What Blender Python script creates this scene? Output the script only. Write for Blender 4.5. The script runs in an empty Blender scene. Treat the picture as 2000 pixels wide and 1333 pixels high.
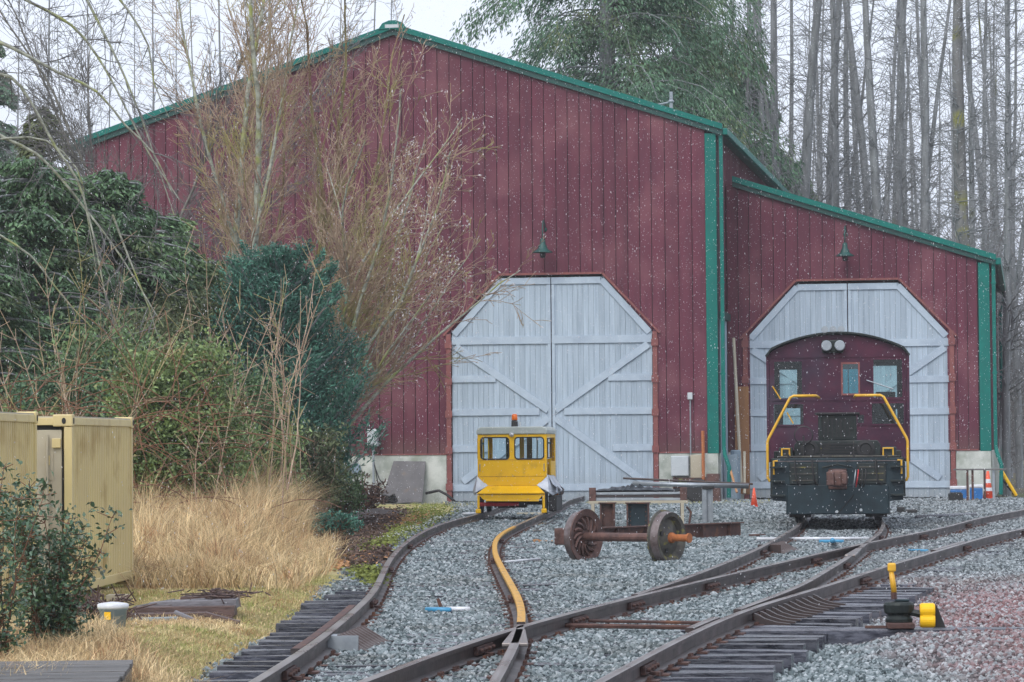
import bpy, math, random
import numpy as np
from math import sin, cos, pi, radians, atan, sqrt, atan2
from mathutils import Matrix, Vector

rng = np.random.default_rng(7)
random.seed(7)
scene = bpy.context.scene
COL = scene.collection

# ------------------------------------------------------------------ camera
FPX = 6180.0
PITCH = atan(201.5 / FPX); ROLL = radians(-0.47)
EYE = np.array([0, 0, 1.5])
cam_d = bpy.data.cameras.new("camera"); cam = bpy.data.objects.new("camera", cam_d); COL.objects.link(cam)
cam_d.sensor_width = 36; cam_d.lens = FPX / 2000 * 36; cam_d.clip_end = 3000; cam_d.clip_start = .5
RM = Matrix.Rotation(pi / 2 + PITCH, 4, 'X') @ Matrix.Rotation(ROLL, 4, 'Z')
cam.matrix_world = Matrix.Translation(Vector(EYE)) @ RM
scene.camera = cam
R3 = np.array(RM.to_3x3())

# ------------------------------------------------------------------ world, sun, exposure
SUN_EL, SUN_AZ = 48, 205
world = bpy.data.worlds.new("World"); scene.world = world; world.use_nodes = True
wn = world.node_tree; wn.nodes.clear()
sky = wn.nodes.new('ShaderNodeTexSky'); sky.sky_type = 'NISHITA'; sky.sun_disc = False
sky.sun_elevation = radians(SUN_EL); sky.sun_rotation = radians(SUN_AZ); sky.air_density = 1.0; sky.dust_density = 6.0; sky.ozone_density = 1.0
hs = wn.nodes.new('ShaderNodeHueSaturation'); hs.inputs['Saturation'].default_value = .30
bg = wn.nodes.new('ShaderNodeBackground'); bg.inputs['Strength'].default_value = .15
mxs = wn.nodes.new('ShaderNodeMix'); mxs.data_type = 'RGBA'; mxs.inputs[0].default_value = .55
mxs.inputs[7].default_value = (7.9, 8.6, 10.2, 1)      # even cloud deck
wo = wn.nodes.new('ShaderNodeOutputWorld')
wn.links.new(sky.outputs[0], hs.inputs['Color']); wn.links.new(hs.outputs[0], mxs.inputs[6])
wn.links.new(mxs.outputs[2], bg.inputs[0]); wn.links.new(bg.outputs[0], wo.inputs[0])
sun_d = bpy.data.lights.new("sun", 'SUN'); sun_d.energy = .7; sun_d.angle = radians(25); sun_d.color = (1, .97, .93)
sun = bpy.data.objects.new("sun", sun_d); COL.objects.link(sun)
sun.rotation_euler = (radians(90 - SUN_EL), 0, radians(180 - SUN_AZ))
scene.view_settings.view_transform = 'Standard'; scene.view_settings.look = 'None'
scene.view_settings.gamma = 1; scene.view_settings.use_curve_mapping = False
scene.view_settings.exposure = 0.22
scene.render.engine = 'CYCLES'
scene.cycles.max_bounces = 8; scene.cycles.volume_bounces = 1
scene.cycles.transparent_max_bounces = 16

# ------------------------------------------------------------------ pixel -> place
def ray(x, y): return R3 @ np.array([(x - 1000) / FPX, (666.5 - y) / FPX, -1])
def G(x, y, z=-.17):
    d = ray(x, y); return EYE + d * (z - EYE[2]) / d[2]
def DP(x, y, Y):
    d = ray(x, y); return EYE + d * Y / d[1]
GZ = -.17
FA = radians(9.3)
FU = np.array([cos(FA), -sin(FA), 0]); FN = np.array([sin(FA), cos(FA), 0])
FO = G(1080, 981, GZ)
FACE = Matrix(((FU[0], FN[0], 0, FO[0]), (FU[1], FN[1], 0, FO[1]), (0, 0, 1, GZ), (0, 0, 0, 1)))   # x=along front, y=into building, z=up

# ------------------------------------------------------------------ materials
def _n(nt, t, **k):
    n = nt.nodes.new(t)
    for a, b in k.items(): setattr(n, a, b)
    return n
def mat(name, col, rough=.7, metal=0, col2=None, scale=6, stretch=(1, 1, 1), bump=.0, bscale=None, fine=0, detail=6,
        contrast=(.35, .65), spec=.5, trans=0, island=0, col3=None, scale3=1.2, th3=(.5, .65), obrand=0, rvar=0, base_dirt=None):
    m = bpy.data.materials.new(name); m.use_nodes = True; nt = m.node_tree; b = nt.nodes['Principled BSDF']
    b.inputs['Roughness'].default_value = rough; b.inputs['Metallic'].default_value = metal
    b.inputs['Specular IOR Level'].default_value = spec
    tc = _n(nt, 'ShaderNodeTexCoord'); mp = _n(nt, 'ShaderNodeMapping'); mp.inputs['Scale'].default_value = stretch
    nt.links.new(tc.outputs['Object'], mp.inputs[0])
    nz = _n(nt, 'ShaderNodeTexNoise'); nz.inputs['Scale'].default_value = scale; nz.inputs['Detail'].default_value = detail
    nz.inputs['Roughness'].default_value = .65
    nt.links.new(mp.outputs[0], nz.inputs[0])
    c2 = col2 if col2 else tuple(c * .7 for c in col)
    rp = _n(nt, 'ShaderNodeValToRGB'); rp.color_ramp.elements[0].position = contrast[0]; rp.color_ramp.elements[1].position = contrast[1]
    rp.color_ramp.elements[0].color = (*c2, 1); rp.color_ramp.elements[1].color = (*col, 1)
    nt.links.new(nz.outputs[0], rp.inputs[0]); out = rp.outputs[0]
    if col3:
        n3 = _n(nt, 'ShaderNodeTexNoise'); n3.inputs['Scale'].default_value = scale3; n3.inputs['Detail'].default_value = 7
        nt.links.new(tc.outputs['Object'], n3.inputs[0])
        mr = _n(nt, 'ShaderNodeMapRange'); mr.inputs[1].default_value = th3[0]; mr.inputs[2].default_value = th3[1]
        nt.links.new(n3.outputs[0], mr.inputs[0])
        mx = _n(nt, 'ShaderNodeMix', data_type='RGBA'); nt.links.new(mr.outputs[0], mx.inputs[0])
        nt.links.new(out, mx.inputs[6]); mx.inputs[7].default_value = (*col3, 1); out = mx.outputs[2]
    if island or obrand:
        src = _n(nt, 'ShaderNodeNewGeometry').outputs['Random Per Island'] if island else _n(nt, 'ShaderNodeObjectInfo').outputs['Random']
        amt = island or obrand
        mr = _n(nt, 'ShaderNodeMapRange'); mr.inputs[3].default_value = 1 - amt; mr.inputs[4].default_value = 1 + amt
        nt.links.new(src, mr.inputs[0])
        mx = _n(nt, 'ShaderNodeVectorMath', operation='SCALE'); nt.links.new(out, mx.inputs[0]); nt.links.new(mr.outputs[0], mx.inputs['Scale']); out = mx.outputs[0]
    if base_dirt:    # splash-back grime that sits low on the surface, broken up by noise
        z0, hgt, dc = base_dirt; sp_ = _n(nt, 'ShaderNodeSeparateXYZ'); nt.links.new(tc.outputs['Object'], sp_.inputs[0])
        mr = _n(nt, 'ShaderNodeMapRange'); mr.inputs[1].default_value = z0; mr.inputs[2].default_value = z0 + hgt; mr.inputs[3].default_value = .95; mr.inputs[4].default_value = 0
        nt.links.new(sp_.outputs[2], mr.inputs[0]); mu = _n(nt, 'ShaderNodeMath', operation='MULTIPLY'); nt.links.new(mr.outputs[0], mu.inputs[0]); nt.links.new(nz.outputs[0], mu.inputs[1])
        mx = _n(nt, 'ShaderNodeMix', data_type='RGBA'); nt.links.new(mu.outputs[0], mx.inputs[0]); nt.links.new(out, mx.inputs[6]); mx.inputs[7].default_value = (*dc, 1); out = mx.outputs[2]
    nt.links.new(out, b.inputs['Base Color'])
    if rvar:
        mr = _n(nt, 'ShaderNodeMapRange'); mr.inputs[1].default_value = .3; mr.inputs[2].default_value = .7
        mr.inputs[3].default_value = max(.05, rough - rvar); mr.inputs[4].default_value = min(1, rough + rvar)
        nt.links.new(nz.outputs[0], mr.inputs[0]); nt.links.new(mr.outputs[0], b.inputs['Roughness'])
    if bump:
        nb = _n(nt, 'ShaderNodeTexNoise'); nb.inputs['Scale'].default_value = bscale or scale * 4; nb.inputs['Detail'].default_value = 4
        nt.links.new(mp.outputs[0], nb.inputs[0])
        bp = _n(nt, 'ShaderNodeBump'); bp.inputs['Strength'].default_value = bump; bp.inputs['Distance'].default_value = .02
        nt.links.new(nb.outputs[0], bp.inputs['Height']); nt.links.new(bp.outputs[0], b.inputs['Normal'])
    if trans:
        b.inputs['Transmission Weight'].default_value = 0
        tr = _n(nt, 'ShaderNodeBsdfTranslucent'); nt.links.new(out, tr.inputs[0])
        ms = _n(nt, 'ShaderNodeMixShader'); ms.inputs[0].default_value = trans
        nt.links.new(b.outputs[0], ms.inputs[1]); nt.links.new(tr.outputs[0], ms.inputs[2])
        nt.links.new(ms.outputs[0], nt.nodes['Material Output'].inputs[0])
    return m
M = {}
M['siding'] = mat('red_siding', (.138, .030, .052), .55, spec=.3, col2=(.088, .020, .037), scale=1.8, stretch=(4, 4, .30), bump=.15, bscale=30, obrand=.10, col3=(.195, .072, .088), scale3=.8, th3=(.48, .76), contrast=(.30, .70), rvar=.1, base_dirt=(1.38, .7, (.13, .085, .07)))
M['door_blue'] = mat('pale_blue_paint', (.41, .49, .565), .65, spec=.25, col2=(.31, .38, .45), scale=2.0, stretch=(6, 6, .35), bump=.2, bscale=20, obrand=.09, base_dirt=(.0, .9, (.20, .19, .16)))
M['door_trim'] = mat('pale_blue_trim_paint', (.43, .51, .585), .65, spec=.25, col2=(.34, .41, .49), scale=2.0, bump=.1, bscale=20)
M['gap'] = mat('dark_backing', (.03, .035, .04), .9)
M['teal'] = mat('teal_metal_trim', (.002, .165, .135), .5, spec=.25, col2=(.002, .125, .105), scale=3, rvar=.1)
M['teal_dark'] = mat('dark_teal_metal', (.006, .07, .06), .5, col2=(.006, .05, .045), scale=3)
M['roofm'] = mat('green_roof_metal', (.03, .16, .13), .45, scale=2)
M['concrete'] = mat('pale_concrete', (.58, .60, .55), .85, col2=(.30, .33, .29), scale=1.6, bump=.15, bscale=12, col3=(.16, .19, .12), scale3=1.4, th3=(.58, .8))
M['jamb'] = mat('rust_red_paint', (.24, .075, .065), .6, col2=(.17, .05, .05), scale=5)
M['rail'] = mat('wet_rail_steel', (.050, .043, .044), .45, .3, col2=(.062, .036, .030), scale=1.6, bump=.15, bscale=30, rvar=.12)
M['rail_head'] = mat('worn_rail_head', (.30, .275, .265), .3, .6, col2=(.21, .175, .16), scale=.9, stretch=(1, 1, 1), rvar=.08)
M['rail_yellow'] = mat('chipped_yellow_rail_paint', (.62, .34, .02), .45, col2=(.50, .24, .02), scale=9, col3=(.10, .06, .04), scale3=11, th3=(.60, .64))
M['tie'] = mat('wet_creosote_timber', (.085, .090, .115), .26, col2=(.016, .017, .026), scale=7, stretch=(1, 8, 4), bump=.12, bscale=14, obrand=.35, rvar=.12, spec=.8)
M['tie_old'] = mat('weathered_timber', (.16, .155, .15), .55, col2=(.06, .055, .05), scale=4, stretch=(1, 9, 9), bump=.5, bscale=12, obrand=.25)
M['steel'] = mat('galvanised_steel', (.38, .42, .45), .4, .5, col2=(.28, .31, .34), scale=6, rvar=.1)
M['rust'] = mat('rusty_steel', (.105, .048, .036), .7, .1, col2=(.05, .026, .024), scale=8, bump=.3, bscale=30, col3=(.17, .07, .035), scale3=6, th3=(.55, .7))
M['rust_orange'] = mat('fresh_orange_rust', (.42, .14, .04), .75, col2=(.28, .09, .03), scale=14)
M['wheel_face'] = mat('mossy_rusted_casting', (.10, .095, .075), .65, .1, col2=(.04, .036, .034), scale=7, bump=.4, bscale=25, col3=(.20, .18, .05), scale3=9, th3=(.58, .68))
M['wheel_rust'] = mat('brown_rusted_casting', (.15, .075, .06), .6, .15, col2=(.06, .032, .028), scale=7, bump=.4, bscale=25)
M['tread'] = mat('dull_wheel_tread', (.20, .17, .17), .45, .4, col2=(.10, .07, .065), scale=8)
M['loco_maroon'] = mat('maroon_cab_paint', (.078, .015, .036), .5, spec=.3, col2=(.036, .010, .028), scale=2.2, bump=.05, bscale=20, col3=(.050, .040, .062), scale3=.9, th3=(.50, .72))
M['loco_dark'] = mat('grimy_dark_green_steel', (.022, .032, .030), .5, .1, spec=.35, col2=(.010, .014, .014), scale=4, bump=.2, bscale=30, col3=(.055, .050, .040), scale3=3, th3=(.58, .75))
M['loco_blue'] = mat('dark_blue_grey_pilot', (.016, .036, .046), .5, .1, spec=.35, col2=(.009, .020, .026), scale=4, bump=.1, bscale=30)
M['black'] = mat('grimy_black_steel', (.014, .014, .015), .6, scale=5)
M['yellow'] = mat('yellow_paint', (.92, .54, .005), .4, spec=.35, col2=(.84, .47, .005), scale=3, col3=(.60, .33, .02), scale3=2.5, th3=(.58, .72))
M['yellow_hand'] = mat('yellow_handrail_paint', (.74, .42, .03), .4, col2=(.60, .32, .02), scale=6)
M['silver'] = mat('bare_aluminium', (.55, .58, .62), .3, .7, col2=(.36, .39, .44), scale=6, bump=.4, bscale=9)
M['roof_white'] = mat('pale_grey_green_roof_paint', (.42, .47, .44), .45, col2=(.36, .40, .38), scale=4)
M['rubber'] = mat('black_rubber', (.02, .02, .02), .6, scale=10)
M['red'] = mat('red_paint', (.50, .02, .03), .4, scale=8)
M['amber'] = mat('amber_lens', (.80, .16, .01), .2, scale=8)
M['lampglass'] = mat('headlamp_lens', (.75, .78, .80), .15, .9, col2=(.45, .45, .46), scale=20)
M['cont'] = mat('pale_yellow_container_paint', (.66, .54, .25), .5, col2=(.58, .47, .24), scale=1.4, stretch=(1, 1, .5), bump=.06, bscale=14, col3=(.36, .235, .07), scale3=1.6, th3=(.54, .74))
M['cont_grey'] = mat('faded_cream_panel', (.46, .42, .32), .5, col2=(.40, .35, .26), scale=2)
M['cone'] = mat('orange_cone_plastic', (.80, .12, .05), .5, col2=(.70, .09, .04), scale=6)
M['cone_white'] = mat('reflective_white_collar', (.75, .76, .78), .4, scale=8)
M['pvc'] = mat('white_pvc', (.72, .74, .78), .3, scale=6)
M['blue_plastic'] = mat('blue_plastic', (.02, .16, .45), .4, scale=6)
M['light_blue'] = mat('light_blue_pipe_paint', (.06, .30, .50), .35, col2=(.05, .24, .42), scale=6)
M['bucket'] = mat('grey_plastic', (.24, .31, .37), .45, col2=(.20, .265, .32), scale=5)
M['plywood'] = mat('wet_plywood', (.30, .145, .055), .7, col2=(.22, .10, .04), scale=3, stretch=(5, 5, .6))
M['sheet'] = mat('weathered_grey_board', (.12, .115, .12), .55, col2=(.075, .072, .078), scale=3, bump=.2, bscale=16, col3=(.16, .12, .09), scale3=4, th3=(.6, .8))
M['box'] = mat('pale_grey_enamel', (.50, .54, .56), .4, col2=(.44, .48, .50), scale=4)
M['tarp'] = mat('wet_black_tarpaulin', (.012, .018, .024), .35, col2=(.005, .008, .011), scale=9, bump=.6, bscale=12, spec=.4)
M['wood'] = mat('pale_broken_wood', (.48, .26, .12), .8, col2=(.36, .18, .08), scale=10)
M['bark'] = mat('grey_bark', (.26, .25, .22), .85, col2=(.085, .082, .075), scale=5, stretch=(1, 1, .4), bump=.3, col3=(.17, .18, .06), scale3=.7, th3=(.56, .68))
M['bark_far'] = mat('haze_paled_grey_bark', (.27, .285, .295), .9, col2=(.14, .148, .152), scale=3, stretch=(2, 2, .35), col3=(.13, .14, .04), scale3=.35, th3=(.62, .70))  # grey lichened bark, made paler and bluer to paint in distance haze
M['bark_mossy'] = mat('mossy_grey_bark', (.20, .20, .195), .9, col2=(.10, .10, .098), scale=3, stretch=(2, 2, .35), col3=(.19, .19, .06), scale3=1.1, th3=(.54, .64))
M['bark_moss'] = mat('lichened_pale_bark', (.42, .44, .36), .85, col2=(.15, .15, .12), scale=9, bump=.3, col3=(.30, .33, .10), scale3=2.2, th3=(.52, .66))
M['bark_yellow'] = mat('yellow_green_willow_bark', (.30, .26, .10), .85, col2=(.13, .11, .06), scale=6, col3=(.20, .12, .07), scale3=.9, th3=(.45, .60))
M['twig'] = mat('tan_twigs', (.50, .38, .27), .85, col2=(.26, .17, .12), scale=2.5, col3=(.34, .30, .12), scale3=.8, th3=(.52, .64))
M['twig_grey'] = mat('grey_twigs', (.20, .19, .185), .85, col2=(.10, .10, .10), scale=2.5)
M['twig_red'] = mat('red_brown_twigs', (.24, .11, .06), .85, col2=(.13, .075, .05), scale=2.5)
M['catkin'] = mat('silver_catkins', (.80, .78, .80), .8, scale=8)
M['leaf_cedar'] = mat('deep_green_sprays', (.17, .26, .10), .65, col2=(.055, .11, .058), scale=.9, island=.45, trans=.15, col3=(.085, .11, .035), scale3=.5, th3=(.52, .7))
M['leaf_ced2'] = mat('olive_green_sprays', (.15, .18, .075), .65, col2=(.06, .085, .045), scale=.9, island=.45, trans=.2)
M['leaf_juniper'] = mat('blue_green_juniper_sprays', (.095, .25, .175), .65, col2=(.032, .11, .085), scale=1.4, island=.5, trans=.12)
M['leaf_ivy'] = mat('mid_green_ivy_leaves', (.25, .34, .12), .5, col2=(.10, .16, .065), scale=1.6, island=.5, trans=.2, col3=(.25, .12, .05), scale3=1.1, th3=(.58, .68))
M['leaf_yew'] = mat('dark_green_needles', (.13, .225, .10), .65, col2=(.044, .10, .058), scale=1.0, island=.5, trans=.1, col3=(.10, .10, .035), scale3=.6, th3=(.54, .7))
M['leaf_far'] = mat('cedar_fronds', (.125, .235, .125), .7, col2=(.05, .115, .080), scale=.5, island=.4, trans=.15, col3=(.11, .14, .05), scale3=.35, th3=(.52, .68))
M['leaf_bush'] = mat('glossy_shrub_leaf', (.10, .18, .09), .28, col2=(.04, .085, .05), scale=3, island=.4, trans=.1, spec=.7, col3=(.10, .055, .05), scale3=1.6, th3=(.56, .66), obrand=0)
M['straw'] = mat('dry_straw_blades', (.74, .60, .36), .8, col2=(.54, .40, .22), scale=1.0, island=.55, trans=.25, col3=(.42, .25, .13), scale3=2.2, th3=(.52, .62))
M['grass'] = mat('short_green_grass', (.31, .34, .10), .8, col2=(.54, .47, .24), scale=.8, island=.35, trans=.2)
M['litter'] = mat('fallen_leaf_litter', (.14, .08, .06), .7, col2=(.05, .035, .03), scale=5, island=.5)
M['soil'] = mat('dark_wet_soil', (.055, .042, .036), .7, col2=(.03, .024, .022), scale=4, bump=.6, bscale=14)
M['moss'] = mat('yellow_green_moss', (.24, .27, .05), .9, col2=(.12, .15, .04), scale=9, bump=.5)
M['snow'] = mat('wet_snow', (.9, .9, .93), .6, scale=8, trans=.4)
M['ground'] = mat('damp_forest_floor', (.13, .11, .065), .9, col2=(.07, .055, .035), scale=.5, bump=.5, bscale=6, col3=(.12, .14, .04), scale3=.25, th3=(.5, .65))
M['verge'] = mat('matted_verge_turf', (.46, .38, .18), .95, col2=(.30, .26, .12), scale=1.3, bump=.8, bscale=16, col3=(.17, .20, .05), scale3=.6, th3=(.48, .62))

def stone_mat(name, rand=True):
    m = bpy.data.materials.new(name); m.use_nodes = True; nt = m.node_tree; b = nt.nodes['Principled BSDF']
    b.inputs['Roughness'].default_value = .8; b.inputs['Specular IOR Level'].default_value = .22
    def ramp_of(stops):
        rp = _n(nt, 'ShaderNodeValToRGB'); cr = rp.color_ramp; cr.elements[0].position = 0; cr.elements[0].color = (*stops[0][1], 1)
        cr.elements[1].position = 1; cr.elements[1].color = (*stops[-1][1], 1)
        for p, c in stops[1:-1]: e = cr.elements.new(p); e.color = (*c, 1)
        return rp
    rp = ramp_of([(0, (.045, .06, .065)), (.25, (.11, .14, .148)), (.55, (.20, .24, .252)), (.8, (.25, .285, .30)), (1, (.40, .44, .46))])
    rp2 = ramp_of([(0, (.08, .06, .065)), (.25, (.21, .10, .10)), (.55, (.32, .205, .21)), (.8, (.26, .28, .30)), (1, (.46, .43, .44))])
    geo = _n(nt, 'ShaderNodeNewGeometry')
    if rand:
        src = _n(nt, 'ShaderNodeObjectInfo').outputs['Random']
    else:
        v = _n(nt, 'ShaderNodeTexVoronoi'); v.inputs['Scale'].default_value = 16; nt.links.new(geo.outputs['Position'], v.inputs[0])
        s = _n(nt, 'ShaderNodeSeparateColor'); nt.links.new(v.outputs['Color'], s.inputs[0]); src = s.outputs[0]
        b.inputs['Roughness'].default_value = .7
        bp = _n(nt, 'ShaderNodeBump'); bp.inputs['Strength'].default_value = 1; bp.inputs['Distance'].default_value = .04; bp.invert = True
        nt.links.new(v.outputs['Distance'], bp.inputs['Height']); nt.links.new(bp.outputs[0], b.inputs['Normal'])
    nt.links.new(src, rp.inputs[0]); nt.links.new(src, rp2.inputs[0])
    # pinkish crushed stone lies to the right of the switch stand: x/y position mask with a ragged edge
    sx = _n(nt, 'ShaderNodeSeparateXYZ'); nt.links.new(geo.outputs['Position'], sx.inputs[0])
    nz = _n(nt, 'ShaderNodeTexNoise'); nz.inputs['Scale'].default_value = .7; nt.links.new(geo.outputs['Position'], nz.inputs[0])
    # mask = x*1.0 - y*0.17 + noise*2 - c
    a = _n(nt, 'ShaderNodeMath', operation='MULTIPLY'); a.inputs[1].default_value = -.05; nt.links.new(sx.outputs[1], a.inputs[0])
    c = _n(nt, 'ShaderNodeMath', operation='ADD'); nt.links.new(sx.outputs[0], c.inputs[0]); nt.links.new(a.outputs[0], c.inputs[1])
    d = _n(nt, 'ShaderNodeMath', operation='MULTIPLY'); d.inputs[1].default_value = 2.4; nt.links.new(nz.outputs[0], d.inputs[0])
    e = _n(nt, 'ShaderNodeMath', operation='ADD'); nt.links.new(c.outputs[0], e.inputs[0]); nt.links.new(d.outputs[0], e.inputs[1])
    mr = _n(nt, 'ShaderNodeMapRange'); mr.inputs[1].default_value = 2.6; mr.inputs[2].default_value = 4.0; nt.links.new(e.outputs[0], mr.inputs[0])
    far = _n(nt, 'ShaderNodeMapRange'); far.inputs[1].default_value = 33; far.inputs[2].default_value = 40; far.inputs[3].default_value = .85; far.inputs[4].default_value = .08
    nt.links.new(sx.outputs[1], far.inputs[0])
    mm = _n(nt, 'ShaderNodeMath', operation='MULTIPLY'); nt.links.new(mr.outputs[0], mm.inputs[0]); nt.links.new(far.outputs[0], mm.inputs[1])
    mx = _n(nt, 'ShaderNodeMix', data_type='RGBA'); nt.links.new(mm.outputs[0], mx.inputs[0]); nt.links.new(rp.outputs[0], mx.inputs[6]); nt.links.new(rp2.outputs[0], mx.inputs[7])
    n4 = _n(nt, 'ShaderNodeTexNoise'); n4.inputs['Scale'].default_value = .55; n4.inputs['Detail'].default_value = 8; n4.inputs['Roughness'].default_value = .7; nt.links.new(geo.outputs['Position'], n4.inputs[0])
    m4 = _n(nt, 'ShaderNodeMapRange'); m4.inputs[1].default_value = .50; m4.inputs[2].default_value = .72; m4.inputs[4].default_value = .65; nt.links.new(n4.outputs[0], m4.inputs[0])
    x4 = _n(nt, 'ShaderNodeMix', data_type='RGBA', blend_type='MULTIPLY'); nt.links.new(m4.outputs[0], x4.inputs[0]); nt.links.new(mx.outputs[2], x4.inputs[6]); x4.inputs[7].default_value = (.62, .50, .42, 1)
    nt.links.new(x4.outputs[2], b.inputs['Base Color'])
    return m
M['stone'] = stone_mat('wet_ballast_stone'); M['ballast'] = stone_mat('packed_ballast', False)

def glass(name, tint=(.84, .92, .94), refl=.02):
    m = bpy.data.materials.new(name); m.use_nodes = True; nt = m.node_tree; nt.nodes.clear()
    t = _n(nt, 'ShaderNodeBsdfTransparent'); t.inputs[0].default_value = (*tint, 1)
    g = _n(nt, 'ShaderNodeBsdfGlossy'); g.inputs['Roughness'].default_value = .04
    f = _n(nt, 'ShaderNodeFresnel'); f.inputs[0].default_value = 1.45
    a = _n(nt, 'ShaderNodeMath', operation='ADD'); a.inputs[1].default_value = refl; nt.links.new(f.outputs[0], a.inputs[0])
    ms = _n(nt, 'ShaderNodeMixShader'); nt.links.new(a.outputs[0], ms.inputs[0]); nt.links.new(t.outputs[0], ms.inputs[1]); nt.links.new(g.outputs[0], ms.inputs[2])
    o = _n(nt, 'ShaderNodeOutputMaterial'); nt.links.new(ms.outputs[0], o.inputs[0]); return m
M['glass'] = glass('window_glass'); M['glass_teal'] = glass('teal_tinted_glass', (.22, .60, .64), .07)
M['glass_dim'] = glass('dusty_glass', (.86, .92, .90), .0)

# ------------------------------------------------------------------ object helpers
def tag(o, label=None, cat=None, group=None, kind=None):
    if label: o['label'] = label
    if cat: o['category'] = cat
    if group: o['group'] = group
    if kind: o['kind'] = kind
    return o
def empty(name, loc=(0, 0, 0), rz=0, label=None, cat=None, group=None, matrix=None):
    o = bpy.data.objects.new(name, None); COL.objects.link(o); o.empty_display_size = .3
    if matrix is not None: o.matrix_world = matrix
    else: o.location = loc; o.rotation_euler = (0, 0, rz)
    return tag(o, label, cat, group)
def link(name, me, parent=None, matrix=None):
    o = bpy.data.objects.new(name, me); COL.objects.link(o)
    if parent is not None: o.parent = parent
    if matrix is not None: o.matrix_local = matrix
    return o
def npmesh(name, V, F, m, smooth=False):
    """V (n,3); F (k,3) or (k,4)"""
    me = bpy.data.meshes.new(name); V = np.asarray(V, dtype=np.float32); F = np.asarray(F, dtype=np.int32)
    k = F.shape[1]
    me.vertices.add(len(V)); me.vertices.foreach_set('co', V.ravel())
    me.loops.add(F.size); me.loops.foreach_set('vertex_index', F.ravel())
    me.polygons.add(len(F)); me.polygons.foreach_set('loop_start', np.arange(0, F.size, k, dtype=np.int32))
    me.polygons.foreach_set('loop_total', np.full(len(F), k, dtype=np.int32))
    if smooth: me.polygons.foreach_set('use_smooth', np.ones(len(F), dtype=bool))
    me.materials.append(m); me.update(calc_edges=True)
    return me

class MB:
    def __init__(s): s.v = []; s.f = []; s.mi = []; s.cur = 0
    def add(s, V, F, mtx=None):
        b = len(s.v)
        for p in V:
            p = Vector(p)
            if mtx is not None: p = mtx @ p
            s.v.append(tuple(p))
        for f in F: s.f.append(tuple(b + i for i in f)); s.mi.append(s.cur)
        return s
    def box(s, x0, x1, y0, y1, z0, z1, mtx=None):
        V = [(x, y, z) for z in (z0, z1) for y in (y0, y1) for x in (x0, x1)]
        return s.add(V, [(0, 2, 3, 1), (4, 5, 7, 6), (0, 1, 5, 4), (2, 6, 7, 3), (0, 4, 6, 2), (1, 3, 7, 5)], mtx)
    def prism(s, poly, y0, y1, axis='y', mtx=None):
        n = len(poly)
        def P(a, b, d): return (a, d, b) if axis == 'y' else ((d, a, b) if axis == 'x' else (a, b, d))
        V = [P(a, b, y0) for a, b in poly] + [P(a, b, y1) for a, b in poly]
        F = [tuple(range(n - 1, -1, -1)), tuple(range(n, 2 * n))] + [(i, (i + 1) % n, n + (i + 1) % n, n + i) for i in range(n)]
        return s.add(V, F, mtx)
    def tube(s, pts, r, n=8, cap=True, mtx=None):
        pts = [Vector(p) for p in pts]; rs = r if isinstance(r, (list, tuple)) else [r] * len(pts)
        V = []; F = []; prev = None
        for i, p in enumerate(pts):
            t = (pts[min(i + 1, len(pts) - 1)] - pts[max(i - 1, 0)]).normalized()
            if prev is None: a = t.orthogonal().normalized()
            else: a = (prev - t * prev.dot(t)).normalized()
            prev = a; b = t.cross(a)
            for k in range(n):
                q = 2 * pi * k / n; V.append(p + (a * cos(q) + b * sin(q)) * rs[i])
        for i in range(len(pts) - 1):
            for k in range(n):
                F.append((i * n + k, i * n + (k + 1) % n, (i + 1) * n + (k + 1) % n, (i + 1) * n + k))
        if cap: F += [tuple(range(n - 1, -1, -1)), tuple((len(pts) - 1) * n + k for k in range(n))]
        return s.add(V, F, mtx)
    def lathe(s, prof, n=16, mtx=None, cap=True):   # prof: (r,z) about z
        V = []; F = []
        for r, z in prof:
            for k in range(n): q = 2 * pi * k / n; V.append((r * cos(q), r * sin(q), z))
        for i in range(len(prof) - 1):
            for k in range(n): F.append((i * n + k, i * n + (k + 1) % n, (i + 1) * n + (k + 1) % n, (i + 1) * n + k))
        if cap: F += [tuple(range(n - 1, -1, -1)), tuple((len(prof) - 1) * n + k for k in range(n))]
        return s.add(V, F, mtx)
    def build(s, name, m, parent=None, smooth=False, matrix=None, bevel=0, mats=None, kind=None, label=None):
        me = bpy.data.meshes.new(name); me.from_pydata(s.v, [], s.f)
        for mm in (mats or [m]): me.materials.append(mm)
        if mats: me.polygons.foreach_set('material_index', s.mi)
        if smooth: me.polygons.foreach_set('use_smooth', [True] * len(s.f))
        me.update(); o = link(name, me, parent, matrix)
        if bevel:
            b = o.modifiers.new('bevel', 'BEVEL'); b.width = bevel; b.segments = 2; b.limit_method = 'ANGLE'; b.angle_limit = radians(40)
        if kind: o['kind'] = kind
        if label: o['label'] = label
        return o
def RX(a): return Matrix.Rotation(a, 4, 'X')
def RY(a): return Matrix.Rotation(a, 4, 'Y')
def RZ(a): return Matrix.Rotation(a, 4, 'Z')
def T(*p): return Matrix.Translation(Vector(p))

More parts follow.
